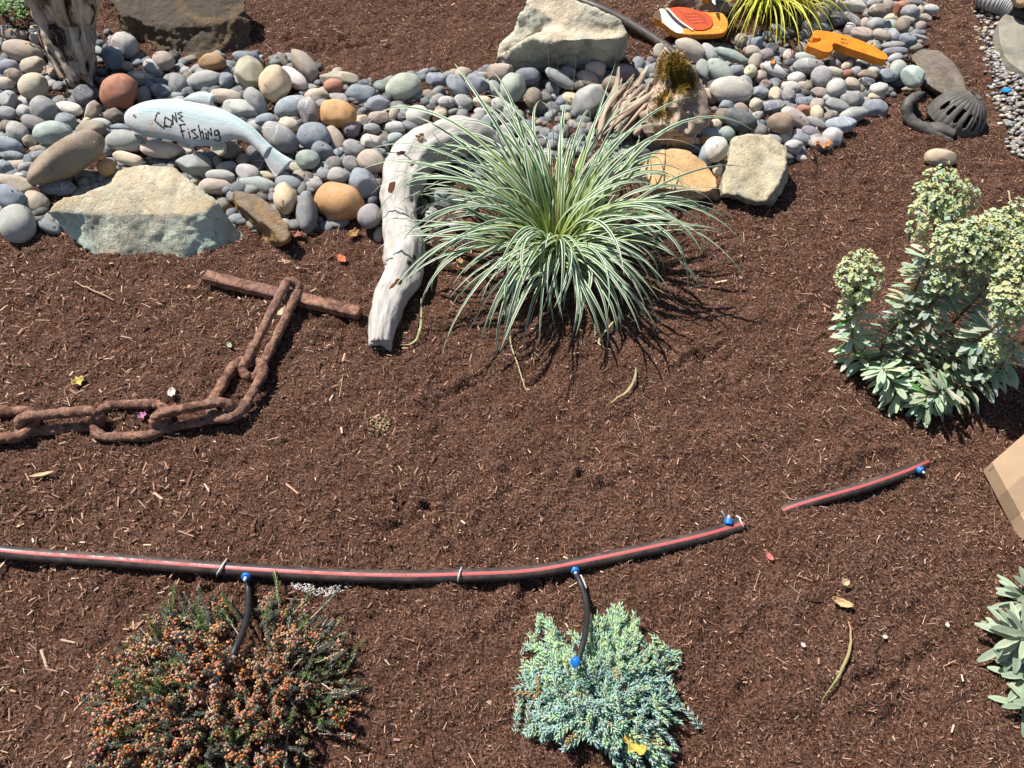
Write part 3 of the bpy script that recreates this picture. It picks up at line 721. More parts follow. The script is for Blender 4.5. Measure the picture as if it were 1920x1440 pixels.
boulder("rock", "pitted light brown rock behind the painted wooden duck",
        [(1248, 14, .08), (1262, -2, .12), (1290, -12, .13), (1330, -10, .13), (1365, 2, .11), (1372, 16, .09), (1340, 24, .08), (1290, 26, .08)],
        [(1246, 26, -.01), (1265, 16, -.01), (1290, 10, -.01), (1330, 10, -.01), (1366, 18, -.01), (1374, 30, -.01), (1340, 36, -.01), (1290, 36, -.01)],
        mat_rock("rock_pitted", (.36, .29, .22), (.28, .22, .165), (.07, .05, .04), None, (1, 1, 1), 20, 1.3), .006, .012, 18, 21.0, 2, "rock")
boulder("rock", "tan rock at the top right corner beside the drain pipe",
        [(1898, -6, .10), (1915, -22, .13), (1960, -22, .13), (1965, 2, .11), (1930, 12, .09), (1906, 6, .09)], [(1900, 6, -.01), (1915, -5, -.01), (1960, -5, -.01), (1968, 15, -.01), (1930, 26, -.01), (1906, 18, -.01)],
        M_RSAND, .006, .008, 14, 25.0, 2, "rock")
# stepping stone by the gravel
pts = round_poly([(1872, 36), (1894, 20), (1950, 44), (2010, 110), (1960, 160), (1908, 128), (1884, 108), (1874, 70)], 2)
o = link("paving_slab", prism([P(x, y, .028) for x, y in pts], (0, 0, -.05), .003), mat_rock("slab_concrete", (.23, .21, .17), (.20, .185, .15), (.17, .15, .12), None, (1, 1, 1), 9, .5), smooth=False)
nv = len(o.data.vertices); o.data.attributes.new("tint", 'FLOAT_COLOR', 'POINT').data.foreach_set("color", np.ones(nv * 4, np.float32))
tag(o, "smooth grey-tan paving slab in the gravel at the right edge", "paving slab")

# ------------------------------------------------------------------ driftwood
def wood(path, rad, seg=28, amp=.12, ridge=.10, seed=0., flat=1.0, jag=(0, 0), n=110, knots=()):
    path = smooth_path(path, n); rr = np.interp(np.linspace(0, 1, n), np.linspace(0, 1, len(rad)), rad)
    V, F, TS = tube_data(path, rr, seg, flat=flat)
    V = [Vector(v) for v in V]; G = []
    for i, (t, s, f) in enumerate(TS):
        k = min(i // seg, n - 1); c = Vector(path[k]); r = rr[k]
        d = V[i] - c
        gp = Vector((math.cos(t) * r, math.sin(t) * r, s)); G.append(gp)
        if i >= n * seg: continue
        a = fbm((math.cos(t) * 1.2, math.sin(t) * 1.2, s / .09), 1.0, 3, seed) * amp
        b = fbm((math.cos(t) * 5, math.sin(t) * 5, s / .16), 1.0, 3, seed + 9) * ridge
        for (kf, kt, kr, ka) in knots:
            dist = math.hypot((f - kf) / kr, ((t - kt + math.pi) % (2 * math.pi) - math.pi) / (kr * 12)); a += ka * math.exp(-dist * dist)
        V[i] = c + d * (1 + a + b)
        for e, j in ((0, jag[0]), (1, jag[1])):
            if j and abs(f - e) < .18:
                dirv = Vector(path[0] - path[3]).normalized() if e == 0 else Vector(path[-1] - path[-4]).normalized()
                V[i] += dirv * (j * fbm((math.cos(t) * 2.6, math.sin(t) * 2.6, 3), 1.0, 2, seed + 3) * (1 - abs(f - e) / .18))
    a = Acc(); a.add([v[:] for v in V], F); me = a.mesh("wood")
    me.attributes.new("grain", 'FLOAT_VECTOR', 'POINT').data.foreach_set("vector", np.array([v[:] for v in G], np.float32).ravel())
    return me
def wpath(spec):
    """(px, py, radius px, z of the underside) -> centre line and radii"""
    pts, rad = [], []
    for x, y, r, zb in spec:
        z = zb
        for _ in range(3):
            p = P(x, y, z); rm = r * mpp(p); z = zb + rm * .9
        pts.append(p); rad.append(rm)
    return pts, rad
lp, lr = wpath([(713, 646, 21, -.01), (719, 610, 25, -.006), (733, 560, 29, -.005), (757, 505, 36, 0), (757, 455, 36, .0), (748, 405, 32, .0), (752, 352, 35, .0), (776, 300, 41, .0), (825, 266, 42, .0), (880, 256, 35, -.008), (925, 272, 24, -.025), (965, 288, 15, -.035)])
log = empty("driftwood_log", P(760, 400), "curved pale grey driftwood log with a mossy splintered root end, lying through the striped grass", "driftwood")
logm = link("trunk", wood(lp, lr, 40, .20, .10, 1.0, n=190, jag=(.02, 0), knots=((.20, 1.2, .03, .20), (.14, 2.6, .025, .16), (.34, 2.0, .03, .16), (.27, .2, .03, .15), (.5, 1.5, .03, .14))), M_LOG, log)
bv_log = BVHTree.FromPolygons([v.co[:] for v in logm.data.vertices], [p.vertices[:] for p in logm.data.polygons])
def hit(bvh, px, py):
    d = ray(px, py).normalized(); loc, nrm, i, _ = bvh.ray_cast(CP, d); return loc, nrm
M_KNOT = mat_tint('rotten_knot', .95, .05, 0, 1.0, 500)
for (px, py, rx, ry, tn) in ((777, 483, 6, 5, 30), (767, 493, 6, 5, 0), (739, 533, 14, 4, -35), (748, 527, 8, 5, -20), (735, 350, 7, 16, 10), (773, 308, 5, 6, 0), (784, 256, 6, 4, 0), (790, 253, 5, 4, 0), (752, 287, 9, 4, -20), (712, 650, 12, 7, 5)):
    loc, nrm = hit(bv_log, px, py)
    if loc is None: continue
    u, v = perp(nrm); m = mpp(loc); gg = []
    ex = (CR - nrm * CR.dot(nrm)).normalized(); ey = nrm.cross(ex)
    a_ = R(-tn)
    e1 = ex * math.cos(a_) + ey * math.sin(a_); e2 = nrm.cross(e1)
    n = 18; ring = [loc + nrm * .0004 + (e1 * math.cos(t) * rx + e2 * math.sin(t) * ry) * m * (1 + .35 * fbm((math.cos(t) * 2, math.sin(t) * 2, px), 1, 2)) for t in np.linspace(0, 2 * math.pi, n, False)]
    ka = Acc(); ka.add([loc + nrm * .003] + ring, [[0, 1 + i, 1 + (i + 1) % n] for i in range(n)], (.075 + .05 * random.random(), .042, .020, 1))
    link("knot_hole", ka.mesh("k"), M_KNOT, log)

# splintered root end
root_p, root_r = wpath([(1255, 262, 40, -.01), (1262, 225, 50, 0), (1268, 185, 44, .05), (1264, 150, 32, .11), (1258, 122, 26, .16), (1262, 105, 18, .19)])
rootm = link("root_end", wood(root_p, root_r, 40, .32, .42, 5.0, n=110, jag=(.02, .05)), M_ROOT, log)
sh = []
acc_v, acc_f, acc_g, off = [], [], [], 0
rs = random.Random(5)
for i in range(64):
    x0 = 1120 + rs.random() * 110; y0 = 226 + rs.random() * 40 - (x0 - 1120) * .05
    x1 = x0 + 30 + rs.random() * 55; y1 = y0 - 45 - rs.random() * 60
    x1 = min(x1, 1250); z0 = .01 + rs.random() * .05; z1 = .05 + rs.random() * .09
    p0 = P(x0, y0, z0); p1 = P(x1, y1, z1); pm = (p0 + p1) / 2 + Vector((rs.gauss(0, .008), rs.gauss(0, .008), rs.gauss(0, .012)))
    r = (.0035 + rs.random() * .0085)
    me = wood([p0, pm, p1], [r * .4, r * 1.3, r * .12] if rs.random() < .7 else [r * .2, r * 1.2, r * .4], 10, .5, .45, i * 3.1, flat=.65, n=22)
    nv = len(me.vertices); a = np.zeros(nv * 3); me.vertices.foreach_get("co", a); acc_v.append(a.reshape(-1, 3))
    gr = np.zeros(nv * 3, np.float32); me.attributes["grain"].data.foreach_get("vector", gr); acc_g.append(gr.reshape(-1, 3) + i)
    for p in me.polygons: acc_f.append([k + off for k in p.vertices])
    off += nv; bpy.data.meshes.remove(me)
me = mesh_np("splinters", np.concatenate(acc_v), [np.array([f for f in acc_f if len(f) == 3]), np.array([f for f in acc_f if len(f) == 4])], {"grain": np.concatenate(acc_g)})
link("splintered_roots", me, M_ROOT, log)
# moss tufts on the root end and log
bv_root = BVHTree.FromPolygons([v.co[:] for v in rootm.data.vertices], [p.vertices[:] for p in rootm.data.polygons])
ma = Acc(); rs = random.Random(9)
for (cx, cy, sx, sy, n, bvh) in ((1264, 122, 26, 24, 3600, bv_root), (1282, 156, 22, 20, 1900, bv_root), (1245, 180, 12, 10, 500, bv_root), (1238, 210, 16, 16, 600, bv_root), (975, 240, 25, 12, 260, bv_log), (790, 262, 8, 5, 60, bv_log)):
    for i in range(n):
        loc, nrm = hit(bvh, rs.gauss(cx, sx * .6), rs.gauss(cy, sy * .6))
        if loc is None: continue
        d = (nrm + Vector((rs.gauss(0, .6), rs.gauss(0, .6), rs.gauss(0.2, .5)))).normalized(); u, _ = perp(d); h = .004 + rs.random() * .008; w = .0013
        c = random.Random(i * 7 + cx).choice([(.30, .175, .022), (.38, .235, .035), (.22, .14, .02), (.40, .29, .06), (.16, .11, .02)])
        ma.add([loc - u * w, loc + u * w, loc + d * h + u * rs.gauss(0, .002)], [[0, 1, 2]], (*c, 1))
link("moss", ma.mesh("moss"), M_MOSS, log, smooth=False)

# rotten post, top left
pp, pr = wpath([(152, 146, 21, .02), (146, 120, 32, .03), (138, 85, 41, .06), (126, 40, 47, .11), (112, 0, 52, .17), (100, -45, 55, .24), (92, -80, 56, .29)])
post = empty("driftwood_post", pp[0], "weathered white and brown rotten driftwood post with a split lower end, top left", "driftwood")
link("trunk", wood(pp, pr, 72, .22, .34, 12.0, jag=(.05, 0), n=150), M_POST, post)
fk, fr = wpath([(122, 142, 10, .02), (112, 115, 16, .04), (100, 80, 20, .08), (92, 40, 22, .14)])
link("split_fork", wood(fk, fr, 30, .25, .3, 31.0, jag=(.03, 0), n=60), M_POST, post)

# ------------------------------------------------------------------ rusty chain and bar
chain = empty("anchor_chain", P(300, 780), "heavy rusty anchor chain snaking over the mulch on the left", "chain")
def chain_link(p0, p1, z0, z1, width, roll, r=.0135, seed=0., bow=0.0):
    a = P(*p0, z0); b = P(*p1, z1); d = (b - a).normalized(); L = (b - a).length
    up = (Vector((0, 0, 1)) - d * d.z).normalized(); sd = d.cross(up)
    w = sd * math.cos(R(roll)) + up * math.sin(R(roll)); nn = d.cross(w)
    c = (a + b) / 2; hw = width / 2 - r; hl = max(L / 2 - r - hw, .005)
    pts = []
    for i in range(16): t = -math.pi / 2 + math.pi * i / 15; pts.append(c + d * (hl + hw * math.cos(t)) + w * hw * math.sin(t))
    for i in range(1, 8): pts.append(c + d * (hl - 2 * hl * i / 8) + w * hw)
    for i in range(16): t = math.pi / 2 + math.pi * i / 15; pts.append(c + d * (-hl + hw * math.cos(t)) + w * hw * math.sin(t))
    for i in range(1, 8): pts.append(c + d * (-hl + 2 * hl * i / 8) - w * hw)
    pts = [p + nn * (bow * ((p - c).dot(d) / (L / 2)) ** 2) for p in pts]
    pts = smooth_path([p[:] for p in pts] + [pts[0][:]], 120)[:-1]
    rad = [r * (1 + .20 * fbm(p, 36, 3, seed)) for p in pts]
    V, F, TS = tube_data(pts, rad, 16, closed=True)
    V = [Vector(v) + Vector((1, 1, 1)) * 0 + (Vector(v) - Vector(pts[min(i // 16, len(pts) - 1)])).normalized() * (.0028 * fbm(v, 85, 4, seed)) for i, v in enumerate(V)]
    ac = Acc(); ac.add([v[:] for v in V], F)
    return link("chain_link", ac.mesh("chain_link"), M_RUST, chain)
chain_link((556, 522), (462, 712), .052, .030, .058, 36, .0112, 1, .006)
chain_link((480, 668), (408, 792), .024, .020, .110, -8, .0120, 2)
chain_link((440, 762), (282, 795), .034, .032, .066, 72, .0115, 3)
chain_link((322, 786), (168, 790), .020, .018, .104, 6, .0112, 4)
chain_link((197, 782), (30, 798), .032, .026, .066, 70, .0115, 5)
chain_link((74, 792), (-86, 802), .018, .018, .100, -6, .0112, 6)
chain_link((-50, 800), (-210, 812), .034, .030, .070, 60, .0130, 7)
b0, b1 = P(386, 519, .022), P(674, 588, .022)
bar = []
for i in range(40):
    f = i / 39; bar.append(b0.lerp(b1, f))
V, F, TS = tube_data(bar, [.0165] * 40, 16, up=Vector((0, 0, 1)), flat=.72)
Vn = []
for i, v in enumerate(V):
    v = Vector(v); c = bar[min(i // 16, 39)] if i < 640 else v
    d = v - c; a = TS[i][0] + math.pi / 8
    if i < 640:
        sq = .92 / max(abs(math.cos(TS[i][0])), abs(math.sin(TS[i][0])), .705); d = d * sq
        v = c + d * (1 + .10 * fbm(v, 30, 3, 4)) + Vector((0, 0, .003 * fbm(c, 9, 2, 1)))
    Vn.append(v[:])
ac = Acc(); ac.add(Vn, F)
tag(link("iron_bar", ac.mesh("iron_bar"), M_RUST, smooth=False), "rusty straight iron bar threaded through the end loop of the chain", "iron bar")

# ------------------------------------------------------------------ drip irrigation pipes
def px_line(pts, n):
    q = smooth_path([(x, y, z) for x, y, z in pts], n)
    return [P(x, y, z) for x, y, z in q]
def pipe(name, label, pts, r, n=90, emitters=(), cat="irrigation pipe", stripe=True):
    path = px_line(pts, n)
    off = np.array([gsm(q) for q in path]); k_ = np.exp(-np.linspace(-2, 2, 31) ** 2); off = np.convolve(np.pad(off, 15, mode='edge'), k_ / k_.sum(), 'valid')
    for q, o_ in zip(path, off): q.z += float(o_) + .004
    root = empty(name, path[n // 2], label, cat)
    link("hose", tube(path, r, 24, up=Vector((0, 0, 1))), M_BLACKPIPE, root)
    if stripe:
        V, F = [], []
        for i, p in enumerate(path):
            d = (path[min(i + 1, n - 1)] - path[max(i - 1, 0)]).normalized(); sd = d.cross(Vector((0, 0, 1))).normalized(); up = sd.cross(d)
            for k, a in enumerate((-14, -7, 0, 7, 14)):
                t = R(a + 8); V.append((p + (up * math.cos(t) + sd * math.sin(t)) * (r + .0004))[:])
            if i:
                for k in range(4): b = i * 5 + k; F.append([b - 5, b - 4, b + 1, b])
        ac = Acc(); ac.add(V, F); link("stripe", ac.mesh("stripe"), M_STRIPE, root)
    return root, path
r_main, path_main = pipe("irrigation_pipe", "long black irrigation pipe with a pink-red stripe crossing the front of the bed",
    [(-60, 1028, .018), (60, 1042, .018), (200, 1053, .017), (400, 1068, .016), (600, 1079, .014), (760, 1083, .014), (900, 1078, .013), (1000, 1070, .013), (1100, 1053, .011), (1220, 1030, .008), (1310, 1010, .004), (1390, 987, -.006)], .0132)
r_two, _ = pipe("irrigation_pipe", "short exposed length of red-striped black pipe emerging from mulch at right",
    [(1455, 968, -.016), (1478, 958, -.006), (1540, 939, .004), (1610, 918, .009), (1680, 893, .006), (1716, 878, .001), (1738, 868, -.022)], .0122)
hose, _ = pipe("garden_hose", "plain black hose curving behind the pale back boulder to the cobbles",
    [(1000, -30, .03), (1062, -2, .03), (1110, 18, .03), (1160, 38, .025), (1215, 66, .018), (1262, 95, .01), (1290, 118, .0)], .0155, stripe=False, cat="hose")
def emitter(px, py, z, parent, up, r=.0085, h=.011, nozzle=True):
    p = P(px, py, z); p = P(px, py, z + gsm(p)); up = Vector(up).normalized()
    prof = [(0, .78), (.12, 1.0), (.5, 1.0), (.55, .93), (.62, 1.0), (.9, 1.0), (1.0, .86)]
    u, v = perp(up); V, F = [], []; S = 24
    for hh, rr in prof:
        for k in range(S):
            t = 2 * math.pi * k / S; V.append((p + up * (hh - .5) * h + (u * math.cos(t) + v * math.sin(t)) * r * rr)[:])
    for i in range(len(prof) - 1):
        for k in range(S): F.append([i * S + k, i * S + (k + 1) % S, (i + 1) * S + (k + 1) % S, (i + 1) * S + k])
    for i, sgn in ((0, -1), (len(prof) - 1, 1)):
        V.append((p + up * (prof[i][0] - .5) * h * .9)[:]); c = len(V) - 1
        for k in range(S): F.append([i * S + k, i * S + (k + 1) % S, c])
    ac = Acc(); ac.add(V, F); e = link("emitter", ac.mesh("emitter"), M_BLUE, parent)
    if nozzle:
        link("nozzle", tube([p + up * h * .3, p + up * h * 1.0, p + up * h * 1.25], [r * .42, r * .36, r * .22], 12), M_CLEAR, e)
    return e
def thin_tube(pts, r, parent, n=40, name="drip_tube"):
    return link(name, tube(px_line(pts, n), r, 12), M_TUBE, parent)
emitter(462, 1080, .022, r_main, (0.05, -.75, .45), .0095, .012)
thin_tube([(462, 1086, .018), (466, 1110, .014), (464, 1150, .045), (455, 1185, .085), (442, 1215, .105), (432, 1240, .10), (424, 1262, .075), (412, 1300, .02)], .0062, r_main)
emitter(1078, 1069, .020, r_main, (.12, -.85, .35), .0085, .012)
thin_tube([(1080, 1076, .017), (1090, 1098, .016), (1099, 1128, .03), (1101, 1160, .055), (1096, 1195, .085), (1087, 1228, .095), (1083, 1240, .095)], .0058, r_main)
emitter(1079, 1241, .094, r_main, (-.55, -.55, .5), .0085, .011, False)
link("nozzle", tube(px_line([(1088, 1078, .012), (1094, 1090, .010), (1099, 1104, .009)], 8), [.002, .003, .003, .003, .003, .003, .003, .002], 10), M_CLEAR, r_main)
emitter(1366, 978, .018, r_main, (.15, .9, .25), .0090, .011)
emitter(1725, 881, .016, r_two, (.5, -.8, .2), .0085, .010)
def wire_thing(name, label, pts, r=.0016, cat="ground staple", group=None, n=40):
    path = px_line(pts, n); o_ = gsm(path[n // 2]) + .003
    for q in path: q.z += o_
    o = link(name, tube(path, r, 10), M_WIRE); return tag(o, label, cat, group)
GS = "wire staples pinning the irrigation pipe"
wire_thing("ground_staple", "wire staple arched over the pipe left of the first blue emitter", [(428, 1050, -.01), (426, 1053, .02), (421, 1060, .034), (415, 1070, .034), (410, 1078, .024), (408, 1084, -.01)], .0021, group=GS)
wire_thing("ground_staple", "thin wire staple over the middle of the striped pipe", [(866, 1064, -.01), (865, 1067, .018), (862, 1074, .030), (860, 1082, .030), (859, 1090, .018), (858, 1094, -.01)], .0017, group=GS)
st = tag(link("ground_staple", tube(px_line([(1386, 970, .016), (1390, 980, .015), (1394, 988, .010), (1397, 997, -.006)], 16), .0017, 10), M_WIRE), "bent wire staple at the buried end of the long pipe", "ground staple", GS)
link("leg", tube(px_line([(1381, 967, .012), (1386, 970, .016), (1393, 973, .010)], 10), .0017, 10), M_WIRE, st)
wire_thing("wire_pin", "short straight wire pin standing behind the blue emitter", [(1352, 961, .03), (1357, 969, .022), (1361, 976, .012)], .0015, "wire", n=10)
# strip of mesh showing through the soil
na = Acc(); rs = random.Random(4)
arc = smooth_path([(548, 1098, 0), (575, 1106, 0), (612, 1112, 0), (640, 1104, 0), (668, 1090, 0)], 60)
for i in range(60):
    for k in range(5):
        if rs.random() < .62: continue
        x = arc[i][0] + rs.gauss(0, .5); y = arc[i][1] + (k - 2) * 3.1 + rs.gauss(0, .5); p = P(x, y); p.z = gh(p) + .007 + rs.random() * .002
        for a in (35, -50):
            d = Vector((math.cos(R(a)), math.sin(R(a)), 0)) * .0024; s_ = Vector((-d.y, d.x, 0)) * .11; up_ = Vector((0, 0, .0004))
            na.add([(p - d - s_)[:], (p + d - s_)[:], (p + d + s_)[:], (p - d + s_)[:], (p + up_)[:]], [[0, 1, 4], [1, 2, 4], [2, 3, 4], [3, 0, 4]], (.24, .23, .235, 1))
tag(link("plastic_netting", na.mesh("netting"), mat_tint("netting", .3, .6), smooth=False), "strip of white plastic netting showing through mulch below the pipe", "netting")

# ------------------------------------------------------------------ painted fish
f0 = P(240, 220, .115); f1 = P(545, 308, .075); f2 = P(372, 176, .175)
fn = (f1 - f0).cross(f2 - f0).normalized()
if fn.dot(CP - f0) < 0: fn = -fn
FP = lambda x, y: on_plane(x, y, f0, fn)
fish = empty("fish_sign", P(380, 280, .03), "pale blue and white painted wooden fish reading GONE Fishing, lying on the cobbles", "fish sign")
def mat_fish():
    k = N("fish_paint"); v = k.attr("grain").outputs["Vector"]; o = k.obj()
    sep = k.n("SeparateXYZ"); k.l(v, sep.inputs[0])
    st_ = k.noise(k.map(v, (3.0, 26, 1)), 1.4, 4, .6, .4); bl = k.noise(o, 16, 4, .6); chip = k.noise(o, 70, 5, .7)
    c = k.ramp(k.math('ADD', sep.outputs[1], k.math('MULTIPLY', k.math('SUBTRACT', st_, .5), 1.6)), [(.10, (.39, .375, .375)), (.36, (.47, .47, .46)), (.56, (.42, .48, .48)), (.72, (.24, .36, .38)), (.82, (.34, .43, .44)), (.97, (.43, .49, .48))])
    c = k.mix(k.ramp(bl, [(.50, 0.0), (.62, .7)]), c, (.50, .50, .475))
    c = k.mix(k.ramp(k.noise(o, 34, 5, .7, 1.0), [(.30, .6), (.44, 0.0)]), c, (.26, .32, .30))
    c = k.mix(k.ramp(chip, [(.31, .85), (.38, 0.0)]), c, (.36, .31, .23))
    k.base(c); k.rough(.55, .4); k.bump(k.math('ADD', k.math('MULTIPLY', st_, .4), chip), .4, .003); return k.m
M_FISH = mat_fish()
M_FISHY = mat_plain("fish_fin_wood", (.52, .47, .36), .75, .2, 0, .2, 90)
def loft(top, bot, n, m, thick, name, mat, parent, pw=.5, taper=None):
    T = smooth_path([(x, y, 0) for x, y in top], n); B = smooth_path([(x, y, 0) for x, y in bot], n)
    V, F, G = [], [], []
    rows = m * 2
    for i in range(n):
        s = i / (n - 1); e = min(1, (math.sin(math.pi * min(s * 1.6 + .02, .5))) + .0) ** .6 * (1 - .35 * s)
        if taper: e = taper(s)
        for k in range(rows):
            half = k < m; q = k / (m - 1) if half else (rows - 1 - k) / (m - 1)
            q = max(0, min(1, q)); v = q * 2 - 1
            x = B[i][0] * (1 - q) + T[i][0] * q; y = B[i][1] * (1 - q) + T[i][1] * q
            h = thick * e * max(0, 1 - v * v) ** pw
            V.append((FP(x, y) + fn * (h if half else -h * .8))[:]); G.append((s, q, 0 if half else 1))
    for i in range(n - 1):
        for k in range(rows):
            a = i * rows + k; b = i * rows + (k + 1) % rows; F.append([a, a + rows, b + rows, b])
    F.append([k for k in range(0)]) if False else None
    ac = Acc(); ac.add(V, F); me = ac.mesh(name)
    b_ = bmesh.new(); b_.from_mesh(me); bmesh.ops.holes_fill(b_, edges=[e for e in b_.edges if e.is_boundary], sides=200); bmesh.ops.recalc_face_normals(b_, faces=b_.faces); b_.to_mesh(me); b_.free()
    me.attributes.new("grain", 'FLOAT_VECTOR', 'POINT').data.foreach_set("vector", np.array(G, np.float32).ravel())
    return link(name, me, mat, parent)
body = loft([(236, 215), (241, 207), (254, 197), (273, 190), (300, 186), (344, 186), (397, 198), (424, 208), (450, 222), (477, 241), (494, 259), (512, 276)],
            [(236, 231), (242, 240), (256, 249), (277, 257), (300, 260), (330, 265), (362, 273), (397, 273), (424, 266), (441, 262), (465, 267), (486, 286), (497, 299)], 60, 13, .028, "body", M_FISH, fish)
loft([(494, 259), (505, 270), (517, 280), (533, 291), (549, 300)], [(484, 283), (494, 296), (502, 310), (510, 323), (519, 332)], 20, 9, .018, "tail_fin", M_FISH, fish, .5, lambda s: 1 - .72 * s)
loft([(345, 186), (352, 180), (362, 175), (382, 172), (402, 178)], [(346, 190), (360, 193), (372, 196), (385, 198), (396, 199)], 14, 7, .008, "dorsal_fin", M_FISH, fish, .5, lambda s: .9)
for pts in ([(330, 262), (347, 268), (359, 276), (358, 284), (349, 285), (340, 275)], [(394, 270), (418, 266), (419, 284), (409, 291), (399, 284)]):
    link("fin", prism([FP(x, y) + fn * -.002 for x, y in pts], -fn * .016, .002), M_FISHY, fish, smooth=False)
bv_fish = BVHTree.FromPolygons([v.co[:] for v in body.data.vertices], [p.vertices[:] for p in body.data.polygons])
def strokes(lines, w, parent, name, mat, org=(220, 160), k=5.647, bvh=None, off=.0008):
    ac = Acc()
    for ln in lines:
        q = []
        for a, b in zip(ln[:-1], ln[1:]):
            m = max(2, int(math.hypot(b[0] - a[0], b[1] - a[1]) / 12))
            q += [(a[0] + (b[0] - a[0]) * i / m, a[1] + (b[1] - a[1]) * i / m) for i in range(m)]
        q.append(ln[-1]); pts = []
        for x, y in q:
            loc, nrm = hit(bvh, org[0] + x / k, org[1] + y / k)
            if loc is None: continue
            if nrm.dot(CF) > 0: nrm = -nrm
            pts.append((loc, nrm))
        if len(pts) < 2: continue
        V, F = [], []
        for i, (p, nr) in enumerate(pts):
            d = (pts[min(i + 1, len(pts) - 1)][0] - pts[max(i - 1, 0)][0]).normalized(); s_ = nr.cross(d).normalized() * w * (1 + .25 * math.sin(i * 1.7))
            V += [(p + nr * off * .4 - s_)[:], (p + nr * off)[:], (p + nr * off * .4 + s_)[:]]
            if i: b = i * 3; F += [[b - 3, b, b + 1, b - 2], [b - 2, b + 1, b + 2, b - 1]]
        ac.add(V, F)
    return link(name, ac.mesh(name), mat, parent)
M_INK = mat_plain("black_marker", (.012, .011, .011), .5, .4)
strokes([[(452, 300), (425, 287), (397, 375), (494, 458), (492, 428), (528, 442)], [(506, 335), (499, 418), (562, 446), (582, 382), (506, 335)], [(590, 422), (582, 308), (634, 396), (612, 286)],
         [(686, 284), (636, 296), (692, 332), (646, 350), (705, 386)]], .0021, body, "lettering", M_INK, bvh=bv_fish)
strokes([[(664, 418), (702, 556)], [(652, 422), (722, 411)], [(668, 492), (714, 480)], [(754, 490), (772, 562)], [(746, 462), (752, 468)], [(832, 467), (780, 480), (858, 542), (802, 566)],
         [(857, 420), (892, 572)], [(876, 505), (902, 482), (918, 574)], [(936, 500), (946, 578)], [(924, 462), (930, 468)], [(964, 578), (958, 480), (1002, 538), (985, 448)],
         [(1066, 474), (1028, 482), (1030, 530), (1068, 524), (1070, 474), (1094, 578), (1056, 592), (1028, 578)]], .0021, body, "lettering", M_INK, bvh=bv_fish)
strokes([[(170, 312), (185, 330), (200, 340)]], .003, body, "eye", mat_plain("eye_brown", (.10, .065, .045), .6), bvh=bv_fish)
strokes([[(330, 385), (352, 440), (372, 490), (390, 540)], [(330, 385), (370, 400)]], .005, body, "gill_stain", mat_plain("gill_tan", (.46, .38, .25), .7), bvh=bv_fish, off=.0006)

# ------------------------------------------------------------------ painted wooden duck
dz = .075
dk0 = P(1300, 40, dz); dkn = Vector((-.05, -.42, 1)).normalized()
DP = lambda x, y: on_plane(x, y, dk0, dkn)
duck = empty("wooden_duck", P(1300, 60, 0), "flat wooden duck painted orange, white, black and red on the mulch beside cobbles", "duck ornament")
def mat_dots():
    k = N("orange_breast"); t = k.n("TexVoronoi"); k.l(k.obj(), t.inputs["Vector"]); t.inputs["Scale"].default_value = 95; t.inputs["Randomness"].default_value = .55
    n = k.noise(k.obj(), 50, 3)
    c = k.mix(k.ramp(n, [(.3, 0.0), (.7, 1.0)]), (.66, .215, .018), (.78, .29, .03))
    k.base(k.mix(k.ramp(t.outputs["Distance"], [(.20, .75), (.30, 0.0)]), c, (.80, .55, .28))); k.rough(.45, .4); return k.m
M_OR = mat_plain("orange_paint", (.66, .215, .014), .5, .35, 0, .16, 32, .25)
bp = round_poly([(1236, 16), (1251, 16), (1275, 12), (1300, 17), (1325, 24), (1352, 22), (1361, 31), (1366, 42), (1363, 57), (1352, 64), (1281, 65), (1264, 61), (1243, 43), (1224, 34), (1227, 24)], 2)
link("body", prism([DP(x, y) for x, y in bp], -dkn * .026, .002), mat_dots(), duck, smooth=False)
def decal(name, pts, mat, parent, h=.002, rnd=2, plane=DP, nrm=dkn):
    return link(name, prism([plane(x, y) + nrm * h for x, y in (round_poly(pts, rnd) if rnd else pts)], -nrm * (h + .002), .0006, 1), mat, parent, smooth=False)
decal("tail_band", [(1236, 16), (1246, 17), (1256, 32), (1270, 46), (1281, 53), (1281, 64.5), (1264, 60.5), (1243, 43), (1235, 28)], mat_plain("white_paint", (.76, .75, .72), .5, .4, 0, .05), duck, .0016, 1)
decal("tail_tip", [(1236, 17), (1240, 30), (1241, 42), (1225, 35), (1224, 31), (1228, 23)], mat_plain("duck_dark_brown", (.13, .075, .035), .6, .3, 0, .3), duck, .0024, 1)
decal("stripe", [(1246, 17), (1252, 20), (1268, 36), (1294, 53), (1281, 53), (1270, 46), (1256, 32)], mat_plain("duck_black", (.02, .021, .026), .5, .4), duck, .0020, 1)
wing = decal("wing", [(1251, 16.5), (1275, 13), (1300, 18), (1326, 26), (1336, 36), (1337, 48), (1325, 57), (1302, 58), (1284, 47), (1266, 32)], mat_plain("red_paint", (.56, .085, .022), .42, .4, 0, .14), duck, .0035, 2)
ac = Acc(); ln = smooth_path([(1250, 17, 0), (1258, 24, 0), (1266, 33, 0), (1276, 42, 0), (1286, 49, 0), (1298, 57, 0)], 60)
for i, (x, y, _) in enumerate(ln):
    p = DP(x + .8 * math.sin(i * 1.6), y) + dkn * .0042; w = .0022
    e = CR * w; f_ = DP(x, y + 1) - DP(x, y); f_ = f_.normalized() * w
    ac.add([(p - e - f_)[:], (p + e - f_)[:], (p + e + f_)[:], (p - e + f_)[:]], [[0, 1, 2, 3]])
link("scalloped_edging", ac.mesh("edging"), mat_plain("edging_white", (.72, .68, .62), .5), wing)
ac = Acc()
